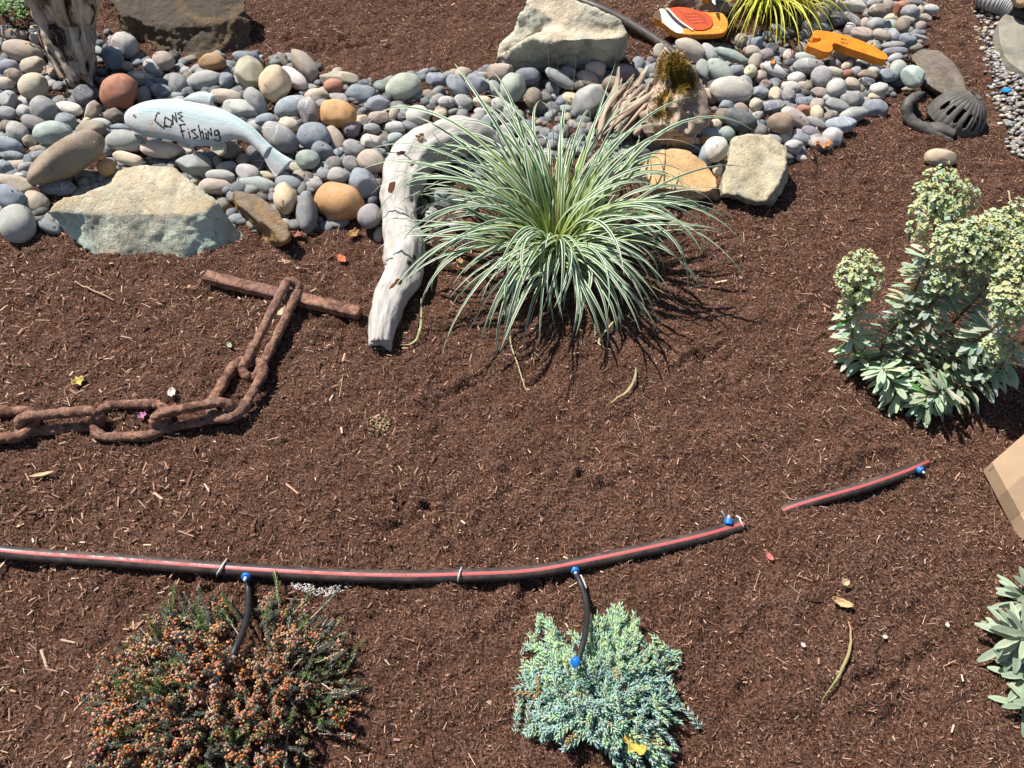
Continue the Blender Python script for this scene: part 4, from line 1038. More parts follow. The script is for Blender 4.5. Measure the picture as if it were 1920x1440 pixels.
for k in range(4):
    q = smooth_path([(1270 + k * 6, 20 + k * 7, 0), (1285 + k * 5, 27 + k * 6, 0), (1305 + k * 4, 27 + k * 5.5, 0), (1322 + k * 2, 34 + k * 4.5, 0)], 30)
    V, F = [], []
    for i, (x, y, _) in enumerate(q):
        V += [(DP(x, y - .7) + dkn * .0041)[:], (DP(x, y + .7) + dkn * .0041)[:]]
        if i: F.append([2 * i - 2, 2 * i - 1, 2 * i + 1, 2 * i])
    ac.add(V, F)
link("feather_lines", ac.mesh("lines"), mat_plain("dark_red", (.30, .035, .012), .5), wing)
up = Vector((0, .25, 1)).normalized()
nb = P(1322, 24, dz + .004)
def col_prism(px0, px1, py, h, d):
    a = P(px0, py, dz + .003); b = P(px1, py, dz + .003); y_ = Vector((0, d, 0)); lean = Vector((.0, .02, h))
    return [a, b, b + y_, a + y_], lean
pts, ln_ = col_prism(1316, 1331, 24, .14, .03); nk = link("neck", prism(pts, (Vector((-.025, .03, .14))), .003), M_OR, duck, smooth=False)
pts, ln_ = col_prism(1331.5, 1346, 22, .14, .032); link("neck_panel", prism(pts, (Vector((-.022, .03, .14))), .003), mat_plain("duck_blackblue", (.025, .03, .04), .5), nk, smooth=False)
pts, ln_ = col_prism(1337, 1343, 21, .14, .0); 
link("neck_patch", prism([P(1335, 3, dz + .05), P(1341, 8, dz + .05), P(1340, -6, dz + .06), P(1333, -6, dz + .06)], (0, -.004, 0)), mat_plain("neck_white", (.74, .73, .70), .5), nk, smooth=False)

# orange wooden cutout
oz = .085; oc0 = P(1590, 85, oz); ocn = Vector((.04, -.22, 1)).normalized(); OP = lambda x, y: on_plane(x, y, oc0, ocn)
cp = round_poly([(1527, 56), (1545, 57), (1572, 62), (1600, 70), (1624, 79), (1652, 94), (1666, 104), (1663, 112), (1650, 110), (1630, 103), (1608, 96), (1585, 88), (1566, 80), (1560, 83), (1563, 92), (1556, 98), (1544, 97), (1530, 91), (1515, 86), (1514, 78), (1528, 80), (1541, 76), (1540, 71), (1527, 72), (1524, 63)], 1)
cut = tag(link("wooden_cutout", prism([OP(x, y) for x, y in cp], -ocn * .028, .002), M_OR, smooth=False), "orange painted wrench-shaped wooden cutout lying on the cobbles at upper right", "wooden cutout")
bm = bmesh.new(); bm.from_mesh(cut.data); bv_cut = BVHTree.FromBMesh(bm); bm.free()
strokes([[(1576, 73), (1580, 74.5)], [(1578, 71.5), (1582, 75)], [(1583, 74), (1587, 75)], [(1575, 78), (1580, 79.5)], [(1581, 79), (1584, 81.5)], [(1585, 80.5), (1590, 82.5)], [(1578, 80.5), (1581, 81.5)]], .0011, cut, "lettering", M_INK, (0, 0), 1.0, bv_cut, .0008)

# ------------------------------------------------------------------ black ribbed ornament
orn = empty("garden_ornament", P(1780, 245), "charcoal ribbed hollow shell ornament with oval slots and a hooked neck, by the gravel", "garden ornament")
M_ORN = mat_plain("charcoal_ceramic", (.10, .092, .080), .62, .35, 0, .25, 40, .3)
oc = P(1787, 226, .008); m_ = mpp(oc); ax = Vector((.36, .12, .92)).normalized(); e1 = (Vector((-1, .1, -.1)) - ax * Vector((-1, .1, -.1)).dot(ax)).normalized(); e2 = ax.cross(e1)
NT, NP_, RIB = 168, 44, 28
ra, rb = 56 * m_, 49 * m_
SV, SF = [], []
SLOT_T = [R(a) for a in (22, 43, 64, 85, 107, 128)]
for j in range(NP_ + 1):
    ph = R(14 + 84 * j / NP_)
    for i in range(NT):
        t = 2 * math.pi * i / NT; rib = 1 + .028 * (abs(math.cos(t * RIB / 2)) - .5) * min(1, math.sin(ph) * 1.3)
        SV.append((oc + (ax * math.cos(ph) * ra * .92 + (e1 * math.cos(t) + e2 * math.sin(t)) * math.sin(ph) * rb) * rib)[:])
def slot(i, j):
    t = 2 * math.pi * (i + .5) / NT; ph = 14 + 84 * (j + .5) / NP_
    for k, s_ in enumerate(SLOT_T):
        dt = (t - s_ + math.pi) % (2 * math.pi) - math.pi
        if (dt / R(5.2)) ** 2 + ((ph - 66) / (15 if k in (2, 3, 4) else 11)) ** 4 < 1: return True
    return False
SF = [[j * NT + i, j * NT + (i + 1) % NT, (j + 1) * NT + (i + 1) % NT, (j + 1) * NT + i] for j in range(NP_) for i in range(NT) if not slot(i, j)]
ac = Acc(); ac.add(SV, SF); shell = link("shell", ac.mesh("shell"), M_ORN, orn)
md = shell.modifiers.new("thick", 'SOLIDIFY'); md.thickness = .006; md.offset = -1
rim = [Vector(SV[i]) + ax * .003 for i in range(0, NT, 4)]
link("rim_ring", tube(rim, .0055, 10, closed=True), M_ORN, orn)
npth, nrad = wpath([(1786, 264, 4, .0), (1760, 254, 8, .0), (1734, 242, 11, .0), (1711, 229, 11, .008), (1701, 213, 10, .025), (1702, 197, 10, .045), (1712, 184, 9, .06), (1724, 177, 6, .065), (1733, 174, 2, .07)])
me = tube(smooth_path([p[:] for p in npth], 70), np.interp(np.linspace(0, 1, 70), np.linspace(0, 1, len(nrad)), nrad), 18)
for v in me.vertices: v.co += v.normal * .0025 * fbm(v.co, 60, 3, 2)
link("neck", me, M_ORN, orn)
cp_, cr_ = wpath([(1722, 222, 9, .005), (1712, 208, 10, .02), (1713, 194, 8, .05), (1722, 184, 5, .07)])
link("throat", tube(smooth_path([p[:] for p in cp_], 30), np.interp(np.linspace(0, 1, 30), np.linspace(0, 1, 4), cr_), 14), mat_plain("ornament_dark", (.025, .022, .020), .8, .2, 0, .3, 90, .8), orn)
bp_, br_ = wpath([(1742, 240, 12, .0), (1765, 240, 16, .0), (1790, 248, 14, .0)])
link("foot", tube(smooth_path([p[:] for p in bp_], 24), np.interp(np.linspace(0, 1, 24), [0, .5, 1], br_), 16, flat=.6), M_ORN, orn)

# ------------------------------------------------------------------ cardboard carton
A0 = P(1845, 881, .012); B0 = P(1912, 1018, .004); A0.z = B0.z = .006
dAB = (B0 - A0); nrm_ = Vector((-dAB.y, dAB.x, 0)).normalized()
if nrm_.x < 0: nrm_ = -nrm_
nrm_ = (P(1925, 812, .046) - P(1870, 860, .046)).normalized()      # the carton is pushed a little out of square
H = .042
pts = [A0, B0, B0 + nrm_ * .42, A0 + nrm_ * .42]
box = link("cardboard_box", prism([p + Vector((0, 0, H)) for p in pts], (0, 0, -H), .0022), mat_plain("cardboard", (.37, .255, .16), .85, .15, 0, .07, 25, .15), smooth=False)
tag(box, "flat brown cardboard carton lying on the mulch at the right edge", "cardboard box")
def boxp(s, w, h=H): return A0 + dAB * s + nrm_ * w + Vector((0, 0, h))
tp = Acc(); e = .0006
tp.add([boxp(.40, -e, .002)[:], boxp(.72, -e, .002)[:], boxp(.72, -e, H + e)[:], boxp(.40, -e, H + e)[:]], [[0, 1, 2, 3]])
tp.add([boxp(.40, -e, H + e)[:], boxp(.72, -e, H + e)[:], boxp(.72, .055, H + e)[:], boxp(.40, .055, H + e)[:]], [[0, 1, 2, 3]])
link("packing_tape", tp.mesh("tape"), mat_plain("tape", (.29, .20, .125), .35, .5, 0, .05), box, smooth=False)
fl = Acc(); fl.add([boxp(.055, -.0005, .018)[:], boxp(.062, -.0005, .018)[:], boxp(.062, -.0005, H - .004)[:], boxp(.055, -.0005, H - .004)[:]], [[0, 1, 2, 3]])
link("flap_slit_shade", fl.mesh("slit"), mat_plain("slit_shadow", (.10, .065, .04), .9), box, smooth=False)  # flat dark strip painting the shade inside the flap slit

# ------------------------------------------------------------------ plants
def blade(ac, base, az, th0, L, droop, w, rs, n=12, fold=.25, floor=.004, pw=1.4, curl=0.0, tintr=None):
    p = Vector(base); V, C, F = [], [], []
    r = rs.random() if tintr is None else tintr; tw = rs.gauss(0, .35)
    for i in range(n + 1):
        s = i / n; th = th0 - droop * s ** pw; a = az + curl * s * s
        dh = Vector((math.cos(a), math.sin(a), 0)); d = dh * math.cos(th) + Vector((0, 0, 1)) * math.sin(th)
        if i: p = p + d * (L / n)
        if p.z < floor: p.z = floor
        sd = Vector((-math.sin(a), math.cos(a), 0)); nn = sd.cross(d)
        sd = sd * math.cos(tw * s * 1.6) + nn * math.sin(tw * s * 1.6); nn = sd.cross(d)
        ww = w * min(1, .55 + s * 2.2) * max(.02, 1 - s ** 2.2) ** .8
        V += [(p - sd * ww)[:], (p + nn * ww * fold * -1)[:], (p + sd * ww)[:]]
        C += [(r, s, 0, 1), (r, s, .5, 1), (r, s, 1, 1)]
        if i: b = i * 3; F += [[b - 3, b - 2, b + 1, b], [b - 2, b - 1, b + 2, b + 1]]
    ac.add(V, F, np.array(C))
grass = empty("ornamental_grass", P(1045, 470), "big arching clump of green and white striped grass beside the driftwood log", "grass")
M_CAREX = mat_grassblade("striped_blade", (.66, .71, .56), (.026, .105, .026), (.36, .44, .07))
ga = Acc(); rs = random.Random(21); gb = P(1040, 478)
for i in range(300):
    az = rs.random() * 2 * math.pi; k = rs.random(); rr = .075 * math.sqrt(k)
    b = gb + Vector((math.cos(az) * rr, math.sin(az) * rr, 0)); b.z = .0
    inner = rs.random()
    az += rs.gauss(0, .35)
    L = .27 + .22 * inner + rs.gauss(0, .05); az += rs.gauss(0, .30); L *= 1.0 - .10 * max(0, -math.sin(az)) + .16 * max(0, math.sin(az)) + .16 * max(0, -math.cos(az)) + .04 * max(0, math.cos(az))
    th0 = R(88 - 24 * math.sqrt(k) + rs.gauss(0, 9)); droop = R(88 + 72 * rs.random())
    if rs.random() < .10: droop *= .55; L *= .70
    blade(ga, b, az, th0, max(.16, L), droop, .0038 + .0032 * rs.random(), rs, 16, .35, .006, 1.35, rs.gauss(0, .55))
for (x, y, lift) in ((1338, 520, .60), (1330, 590, .62), (1262, 575, .55), (860, 640, .55), (965, 650, .52), (795, 580, .55), (1195, 600, .5), (740, 330, .5), (1230, 470, .5)):   # the longest arching blades
    t = P(x, y); v = t - gb; az = math.atan2(v.y, v.x); d = v.length
    blade(ga, gb + Vector((rs.gauss(0, .02), rs.gauss(0, .02), 0)), az, R(74), d * 1.62, R(142), .0056, rs, 18, .35, .006, 1.15)
link("foliage", ga.mesh("foliage"), M_CAREX, grass)
da = Acc()
for (x, y, L, th) in ((985, 140, .62, 1.45), (1030, 130, .5, 1.4), (1080, 170, .5, 1.3)):
    v = P(x, y, .3) - gb; blade(da, gb, math.atan2(v.y, v.x), th, L, .5, .0009, rs, 14, .2)
for i in range(60):
    az = rs.random() * 6.28; blade(da, gb + Vector((math.cos(az) * .06, math.sin(az) * .06, 0)), az, R(rs.uniform(5, 50)), rs.uniform(.12, .34), R(rs.uniform(40, 110)), .0011, rs, 9, .2)
M_DRY = mat_plain("dry_stalk", (.40, .31, .17), .7, .2, 0, .25)
link("dry_stalks", da.mesh("dry"), M_DRY, grass)

yg = empty("ornamental_grass", P(1425, 25), "tuft of bright yellow-green drooping grass beside the wooden duck", "grass")
M_YEL = mat_grassblade("yellow_blade", (.62, .58, .10), (.42, .47, .055), (.10, .17, .02), .35)  # dark green foot colour paints the tuft's shadowed interior into the blades
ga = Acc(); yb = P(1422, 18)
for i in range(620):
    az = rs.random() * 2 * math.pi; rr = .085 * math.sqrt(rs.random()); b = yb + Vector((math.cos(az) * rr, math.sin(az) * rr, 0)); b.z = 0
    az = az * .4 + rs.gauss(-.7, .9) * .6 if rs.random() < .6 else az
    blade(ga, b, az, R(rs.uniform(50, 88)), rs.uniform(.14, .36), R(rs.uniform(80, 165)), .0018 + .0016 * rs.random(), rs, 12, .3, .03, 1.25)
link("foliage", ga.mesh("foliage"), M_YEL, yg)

def needle(ac, p, d, L, w, c):
    u, v = perp(d); m = p + d * (L * .4)
    ac.add([p[:], (m + u * w)[:], (m - u * .5 * w + v * .87 * w)[:], (m - u * .5 * w - v * .87 * w)[:], (p + d * L)[:]],
           [[0, 1, 2], [0, 2, 3], [0, 3, 1], [4, 2, 1], [4, 3, 2], [4, 1, 3]], c)
# heather
heather = empty("heather_shrub", P(435, 1290), "low heather shrub with dark needles and dried salmon-orange blossom, front left", "shrub")
hs, hf, hn = Acc(), Acc(), Acc(); rs = random.Random(31); hc = P(432, 1305)
GREENS = [(.055, .090, .050), (.080, .120, .075), (.130, .165, .130), (.20, .235, .19)]; BR = [(.10, .175, .035), (.135, .22, .045), (.075, .14, .03)]
SAL = [(.62, .23, .09), (.66, .29, .14), (.58, .18, .06), (.60, .37, .28), (.56, .34, .25), (.50, .26, .16), (.66, .40, .22)]
def shoot(b, az, el, L, bend, n=14):
    p = Vector(b); out = [p.copy()]
    for i in range(n):
        e = el + bend * (i / n); p = p + Vector((math.cos(az) * math.cos(e), math.sin(az) * math.cos(e), math.sin(e))) * (L / n); out.append(p.copy())
    return out
FLT = ICO1 * np.array([1, 1, .8])
for i in range(760):
    az = rs.random() * 2 * math.pi; rr = math.sqrt(rs.random()); ex, ey = .205 * rr, .150 * rr
    b = hc + Vector((math.cos(az) * ex, math.sin(az) * ey, 0)); b.z = .005 + .075 * (1 - rr * rr) * rs.uniform(.3, 1)
    outer = rr > .72
    L = rs.uniform(.035, .075); el = R(rs.uniform(10, 50) if outer else rs.uniform(25, 80))
    az += rs.gauss(0, .55 if outer else 1.3)
    if rs.random() < (.10 if outer else .04): L *= 1.6; el *= .6
    path = shoot(b, az, el, L, R(rs.uniform(-10, 40)))
    if path[-1].z < .01: continue
    px, py = topx(path[-1])
    if 425 < px < 500 and py < 1215: continue           # keeps clear of the drip tube
    zone = float(vnoise(np.array(px / 46.0 + 3), np.array(py / 46.0)))
    right = px > 540 or py < 1180
    woody = rs.random() < .40
    for q in path[1:]: q += Vector((rs.gauss(0, .0006), rs.gauss(0, .0006), 0))
    V, F, _ = tube_data(path, [.0014] * 11 + [.0008] * 4, 4); hs.add([v[:] for v in V], F, (.46, .38, .30, 1) if woody else (.20, .15, .10, 1))
    bright = (right and rs.random() < .42) or zone > .27; start = .0 if not woody else .45; step_ = .0021
    for k in range(int(L * (1 - start) / step_)):
        f = start + k * step_ / L
        j = min(int(f * 14), 13); q = path[j].lerp(path[j + 1], f * 14 - j); d = (path[j + 1] - path[j]).normalized(); u, v = perp(d)
        for _ in range(4):
            t = rs.random() * 6.28; nd = (d * .7 + (u * math.cos(t) + v * math.sin(t)) * .9).normalized()
            c = rs.choice(BR) if (bright and f > .45) else rs.choice(GREENS)
            needle(hn, q, nd, rs.uniform(.0045, .0085), .0007, (*[x * rs.uniform(.8, 1.35) for x in c], 1))
    if rs.random() < (.22 if right else .70) + zone * -.8:
        hue = rs.choice(SAL)
        for k in range(rs.randint(14, 30)):
            f = rs.uniform(.45, 1.0); j = min(int(f * 14), 13); q = path[j].lerp(path[j + 1], f * 14 - j) + Vector((rs.gauss(0, .0036), rs.gauss(0, .0036), rs.gauss(.001, .003)))
            r_ = rs.uniform(.0015, .0031); c = hue if rs.random() < .6 else rs.choice(SAL)
            J = ICO1[::1] * (r_ * (1 + rng.normal(0, .30, (len(ICO1), 1)))) * np.array([rs.uniform(.6, 1.2), rs.uniform(.6, 1.2), rs.uniform(.6, 1.2)])
            hf.add(J + np.array(q), ICO1F.tolist(), (*[x * rs.uniform(.7, 1.15) for x in c], 1))
link("stems", hs.mesh("stems"), mat_tint("heather_stem", .85, .2), heather)
link("foliage", hn.mesh("foliage"), mat_tint("heather_needle", .6, .3, .2), heather, smooth=False)
link("blossom", hf.mesh("blossom"), mat_tint("heather_blossom", .85, .15, .2), heather, smooth=False)

# blue juniper
jun = empty("juniper_shrub", P(1120, 1290), "low mat of silvery blue-green juniper with a drip emitter, front centre", "shrub")
jn, js = Acc(), Acc(); rs = random.Random(41)
jout = [(1000, 1160), (1010, 1150), (1060, 1165), (1085, 1180), (1120, 1150), (1155, 1128), (1190, 1130), (1215, 1180), (1245, 1205), (1282, 1215), (1270, 1255), (1262, 1290), (1285, 1350), (1255, 1370), (1270, 1400), (1260, 1450), (1160, 1450), (1140, 1400), (1080, 1410), (1010, 1400), (975, 1390), (1000, 1330), (958, 1298), (975, 1250), (985, 1210)]
JC = [(.31, .50, .435), (.38, .575, .51), (.45, .63, .575), (.31, .51, .40)]; JT = [(.50, .66, .34), (.43, .62, .38), (.41, .62, .45)]
n = 0
cen = P(1120, 1300)
while n < 400:
    x, y = rs.uniform(955, 1290), rs.uniform(1125, 1455)
    if not in_poly(np.array([x]), np.array([y]), jout)[0]: continue
    tip = P(x, y); v = tip - cen; rad = v.length; f = min(1, rad / .17)
    if rad < .03 and rs.random() < .75: continue
    az = math.atan2(v.y, v.x) + rs.gauss(0, .42 - .2 * f)
    if rs.random() < .30 and y < 1330: az = math.atan2(1, rs.gauss(0, .45))
    zt = .016 + .060 * (1 - f * f) + rs.gauss(0, .009); L = rs.uniform(.045, .078); el = R(rs.uniform(4, 34) + 42 * (1 - f))
    tip = P(x, y, max(.012, zt)); b = tip - Vector((math.cos(az) * math.cos(el), math.sin(az) * math.cos(el), math.sin(el))) * L
    path = [b.lerp(tip, k / 8) + Vector((0, 0, .005 * math.sin(k / 8 * 3.1))) for k in range(9)]
    V, F, _ = tube_data(path, [.0011] * 9, 4, cap=False); js.add([q[:] for q in V], F, (.26, .22, .11, 1))
    green = y < 1250 or rs.random() < .25; dead = rs.random() < .03
    cnt_ = int(L / .0025)
    for k in range(cnt_):
        ff = k / cnt_; j = min(int(ff * 8), 7); q = path[j].lerp(path[j + 1], ff * 8 - j); d = (path[j + 1] - path[j]).normalized(); u, w_ = perp(d)
        for sgn in (0, 1):
            t = k * 2.4 + sgn * math.pi + rs.gauss(0, .3); spread = .98 - .42 * ff ** 2
            c = rs.choice(JT) if (green and ff > .55) else rs.choice(JC)
            if dead: c = (.42, .28, .14)
            nd = (d + (u * math.cos(t) + w_ * math.sin(t)) * spread).normalized()
            needle(jn, q, nd, rs.uniform(.0115, .0170) * (1 - .25 * ff), .0014, (*[a * rs.uniform(.80, 1.18) for a in c], 1))
    n += 1
link("foliage", jn.mesh("foliage"), mat_tint("juniper_needle", .65, .3, .12), jun, smooth=False)
link("stems", js.mesh("stems"), mat_tint("juniper_stem", .8, .2), jun)

# euphorbia
def leaf(ac, p, d, nrm, L, w, c, n=6, cup=.25, droop=.25, wp=(.15, .45, .72, .93, 1, .88, .34)):
    d = d.normalized(); s = d.cross(nrm).normalized(); nn = s.cross(d); V, F = [], []
    for i in range(n + 1):
        f = i / n; q = p + d * (L * f) - nn * (droop * L * f * f); ww = w * wp[i] if n == 6 else w * math.sin(math.pi * min(1, f * .9 + .06))
        V += [(q - s * ww + nn * cup * ww)[:], q[:], (q + s * ww + nn * cup * ww)[:]]
        if i: b = i * 3; F += [[b - 3, b - 2, b + 1, b], [b - 2, b - 1, b + 2, b + 1]]
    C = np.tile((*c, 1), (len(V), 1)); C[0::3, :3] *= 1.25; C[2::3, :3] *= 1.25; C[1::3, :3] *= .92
    ac.add(V, F, C)
M_EUL = mat_tint("euphorbia_leaf", .6, .3, .28); M_EUF = mat_tint("euphorbia_bract", .65, .2, .30)
SAGE = [(.35, .43, .30), (.39, .47, .325), (.31, .39, .28), (.43, .50, .345)]
BRACT = [(.44, .51, .33), (.49, .54, .31), (.41, .49, .345), (.52, .535, .28)]
eup = empty("euphorbia", P(1735, 740), "tall grey-green leafy euphorbia with pale yellow-green flower heads, right edge", "plant")
el_, rs = Acc(), random.Random(51)
ebase = P(1722, 735)
def stem_curve(pts, n=26): return [Vector(q) for q in smooth_path([P(*p)[:] for p in pts], n)]
STEMS = [([(1690, 745, .0), (1650, 668, .06), (1690, 590, .14), (1735, 500, .24), (1752, 430, .33), (1762, 380, .38)], .10, .66, 130),
         ([(1680, 740, .0), (1640, 700, .03), (1600, 655, .07), (1602, 590, .16), (1612, 535, .24)], .32, .80, 46),
         ([(1700, 748, .0), (1700, 650, .08), (1740, 580, .17), (1790, 520, .26), (1830, 460, .34)], .08, .75, 140),
         ([(1715, 755, .0), (1745, 712, .05), (1810, 655, .12), (1868, 610, .22), (1892, 570, .30)], .02, .72, 130),
         ([(1730, 752, .0), (1790, 735, .04), (1850, 705, .09), (1905, 660, .17), (1950, 600, .27)], .10, .75, 80),
         ([(1712, 748, .0), (1760, 640, .10), (1830, 560, .20), (1890, 490, .30), (1915, 430, .36)], .15, .75, 110),
         ([(1700, 752, .0), (1690, 735, .03), (1668, 712, .06), (1655, 690, .09)], .1, 1.0, 50),
         ([(1720, 760, .0), (1735, 748, .04), (1755, 738, .07), (1775, 728, .09)], .1, 1.0, 60)]
for pts, a, b_, cnt_ in STEMS:
    path = stem_curve(pts)
    link("stem", tube(path, [.0042 * (1 - .5 * i / 25) for i in range(26)], 8), M_STEM, eup)
    cnt_ = int(cnt_ * 1.35)
    for k in range(cnt_):
        f = a + (b_ - a) * (k + rs.random()) / cnt_; t = f * 25; j = min(int(t), 24); q = path[j].lerp(path[j + 1], t - j); d = (path[j + 1] - path[j]).normalized()
        u, v = perp(d); an = k * 2.4 + rs.gauss(0, .3); rad = u * math.cos(an) + v * math.sin(an)
        ld = (rad * 1.0 + d * rs.uniform(-.15, .55) + Vector((0, 0, rs.uniform(-.15, .25)))).normalized()
        L = rs.uniform(.040, .064) * (1 - .35 * max(0, f - .45)); c = rs.choice(SAGE)
        if rs.random() < .02: c = (.42, .30, .17)
        if rs.random() < .03: c = (.10, .22, .06)
        nrm_l = (d * .8 + Vector((0, 0, 1)) + rad * .1 + Vector((rs.gauss(0, .25), rs.gauss(0, .25), 0))).normalized()
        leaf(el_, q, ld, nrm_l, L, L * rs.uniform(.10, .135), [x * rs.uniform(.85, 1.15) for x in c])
link("foliage", el_.mesh("foliage"), M_EUL, eup)
def head(cx, cy, z, rx, ry, n, parent):
    ac = Acc(); c = P(cx, cy, z); m = mpp(c)
    n = int(n * 1.35)
    for i in range(n):
        while True:
            x, y, w_ = rs.uniform(-1, 1), rs.uniform(-1, 1), rs.uniform(-1, 1)
            if x * x + y * y + w_ * w_ < 1: break
        k = 1 if rs.random() < .4 else .9 / max(.3, math.sqrt(x * x + y * y + w_ * w_))
        k = min(k, 1.25) * rs.uniform(.78, 1.12) * (1 + .22 * fbm((x * 1.3, y * 1.3, w_ + cx), 1.0, 2))
        p = c + (CR * x * rx + CU * y * ry + CF * w_ * min(rx, ry) * .8) * m * k
        n0 = (Vector((0, 0, 1)) + (p - c).normalized() * .8 + Vector((rs.gauss(0, .3), rs.gauss(0, .3), 0))).normalized(); u, v = perp(n0); a0 = rs.random() * 6.28
        cc = rs.choice(BRACT)
        for s_ in (0, math.pi, math.pi / 2 + .3):
            dd = u * math.cos(a0 + s_) + v * math.sin(a0 + s_) + n0 * .45
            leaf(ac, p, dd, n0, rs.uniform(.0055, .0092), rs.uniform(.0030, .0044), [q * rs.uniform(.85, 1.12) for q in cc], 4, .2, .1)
        if rs.random() < .6:
            ac.add(ICO1 * .0026 + np.array(p + n0 * .004), ICO1F.tolist(), rs.choice([(.52, .50, .16, 1), (.50, .42, .14, 1), (.48, .52, .24, 1)]))
        if rs.random() < .35:
            V, F, _ = tube_data([p, p.lerp(c, .5) - Vector((0, 0, .02)), c - Vector((0, 0, .05))], [.0008] * 3, 3, cap=False); ac.add([q[:] for q in V], F, (.28, .34, .2, 1))
    link("flower_head", ac.mesh("flower_head"), M_EUF, parent)
head(1768, 372, .38, 56, 56, 330, eup); head(1722, 420, .36, 22, 40, 50, eup)
head(1614, 518, .25, 44, 50, 230, eup); head(1602, 570, .19, 26, 24, 60, eup)
head(1825, 458, .34, 92, 54, 480, eup); head(1868, 425, .36, 60, 34, 170, eup)
head(1898, 555, .31, 42, 70, 300, eup); head(1905, 420, .37, 40, 40, 120, eup); head(1790, 520, .28, 52, 30, 110, eup); head(1930, 480, .36, 50, 50, 160, eup); head(1880, 650, .2, 40, 24, 70, eup)
# second euphorbia, lower right
eu2 = empty("euphorbia", P(1945, 1210), "low rosette of broad pale sage euphorbia leaves cut by the lower right edge", "plant")
l2 = Acc()
for (cx, cy, z, cnt_, L0, up_) in ((1942, 1115, .07, 34, .056, .15), (1925, 1190, .09, 40, .062, .1), (1932, 1265, .05, 22, .058, .0), (1935, 1320, .04, 18, .052, .0)):
    c = P(cx, cy, z)
    for k in range(cnt_):
        an = k * 2.4 + rs.gauss(0, .2); e_ = up_ + (k / cnt_) * 1.1 - .3
        d = Vector((math.cos(an) * math.cos(e_), math.sin(an) * math.cos(e_), math.sin(e_)))
        cl = rs.choice(SAGE)
        if cy > 1260 and rs.random() < .06: cl = (.10, .035, .04)
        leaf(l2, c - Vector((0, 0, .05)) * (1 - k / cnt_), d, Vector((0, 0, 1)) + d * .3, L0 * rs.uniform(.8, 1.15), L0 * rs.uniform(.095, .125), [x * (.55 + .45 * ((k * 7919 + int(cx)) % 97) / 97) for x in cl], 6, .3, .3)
    link("stem", tube([P(cx, cy + 10, -.01), c], .004, 8), M_STEM, eu2)
link("foliage", l2.mesh("foliage"), M_EUL, eu2)
# green shrub in the top left corner
gs = empty("green_shrub", P(5, 20), "bright green leafy shrub just showing in the top left corner", "shrub")
g3 = Acc()
for i in range(420):
    x, y = rs.gauss(5, 28), rs.gauss(-5, 20); z = .05 + abs(rs.gauss(.04, .04))
    if x > 55 or y > 38: continue
    p = P(x, y, z); d = Vector((rs.gauss(0, 1), rs.gauss(0, 1), rs.gauss(.4, .5))).normalized()
    leaf(g3, p, d, Vector((0, 0, 1)) + d * .2, rs.uniform(.012, .02), rs.uniform(.004, .006), rs.choice([(.05, .14, .02), (.09, .22, .03), (.03, .09, .02), (.12, .27, .05)]), 4)
link("foliage", g3.mesh("foliage"), mat_tint("shrub_leaf", .5, .4, .25), gs)
link("stem", tube([P(0, 25, 0), P(-5, 0, .1)], .005, 8), M_STEM, gs)

# drain pipe, top right
dpp = [P(1838, -10, .035), P(1862, 2, .035), P(1885, 10, .035), P(1903, 18, .035)]
dr = empty("drain_pipe", dpp[1], "grey ribbed drain pipe end at the top right corner", "pipe")
pa = smooth_path([p[:] for p in dpp], 60)
link("barrel", tube(pa, [.034 + .0022 * math.sin(i * 1.4) for i in range(60)], 24, up=Vector((0, 0, 1))), mat_plain("grey_plastic", (.30, .30, .30), .55, .4), dr)
pb = smooth_path([P(1901, 17, .035)[:], P(1935, 34, .035)[:], P(1975, 52, .035)[:]], 40)
link("coupler", tube(pb, [.030 + .002 * math.sin(i * 1.9) for i in range(40)], 24, up=Vector((0, 0, 1))), mat_plain("black_plastic", (.02, .02, .02), .5, .4), dr)

# ------------------------------------------------------------------ litter on the ground
def flat_leaf(name, label, cat, px, py, L, w, ang, c, curl=.35, lift=.006, group=None, lobes=0, seed=1):
    rs_ = random.Random(seed + int(px)); p = P(px, py); p.z = gh(p) + lift
    a = R(-ang); d = Vector((math.cos(a), math.sin(a), .05)).normalized(); s = Vector((-d.y, d.x, 0)).normalized(); V, F, C = [], [], []; n, m = 12, 6
    for i in range(n + 1):
        f = i / n; ww = w * max(.03, math.sin(math.pi * min(1, f * .92 + .04)) ** .7) * (1 + .35 * lobes * math.sin(f * 14 + seed))
        for k in range(m + 1):
            v = k / m * 2 - 1; z = curl * w * (v * v) + curl * L * .25 * (2 * f - 1) ** 2 + .12 * w * rs_.gauss(0, 1)
            V.append((p + d * L * (f - .5) + s * ww * v + Vector((0, 0, z)))[:]); q = rs_.uniform(.8, 1.15); C.append((c[0] * q, c[1] * q, c[2] * q, 1))
        if i:
            for k in range(m): b = i * (m + 1) + k; F.append([b - m - 1, b - m, b + 1, b])
    ac = Acc(); ac.add(V, F, np.array(C)); o = link(name, ac.mesh(name), M_LITTER); md = o.modifiers.new("t", 'SOLIDIFY'); md.thickness = .0006
    return tag(o, label, cat, group)
M_LITTER = mat_tint("litter", .7, .2, .15)
flat_leaf("fallen_leaf", "crumpled pale yellow leaf above the flat chain links", "leaf", 152, 720, .028, .012, -40, (.55, .43, .13), .5, .008, lobes=1)
flat_leaf("fallen_leaf", "reddish-orange dead leaf below the orange egg-shaped cobble", "leaf", 641, 487, .036, .010, 50, (.50, .16, .07), .4, .008, lobes=.5)
flat_leaf("fallen_leaf", "curled brown leaf tucked under the orange egg-shaped cobble", "leaf", 663, 440, .034, .013, -50, (.33, .18, .07), .5, .010, lobes=.6)
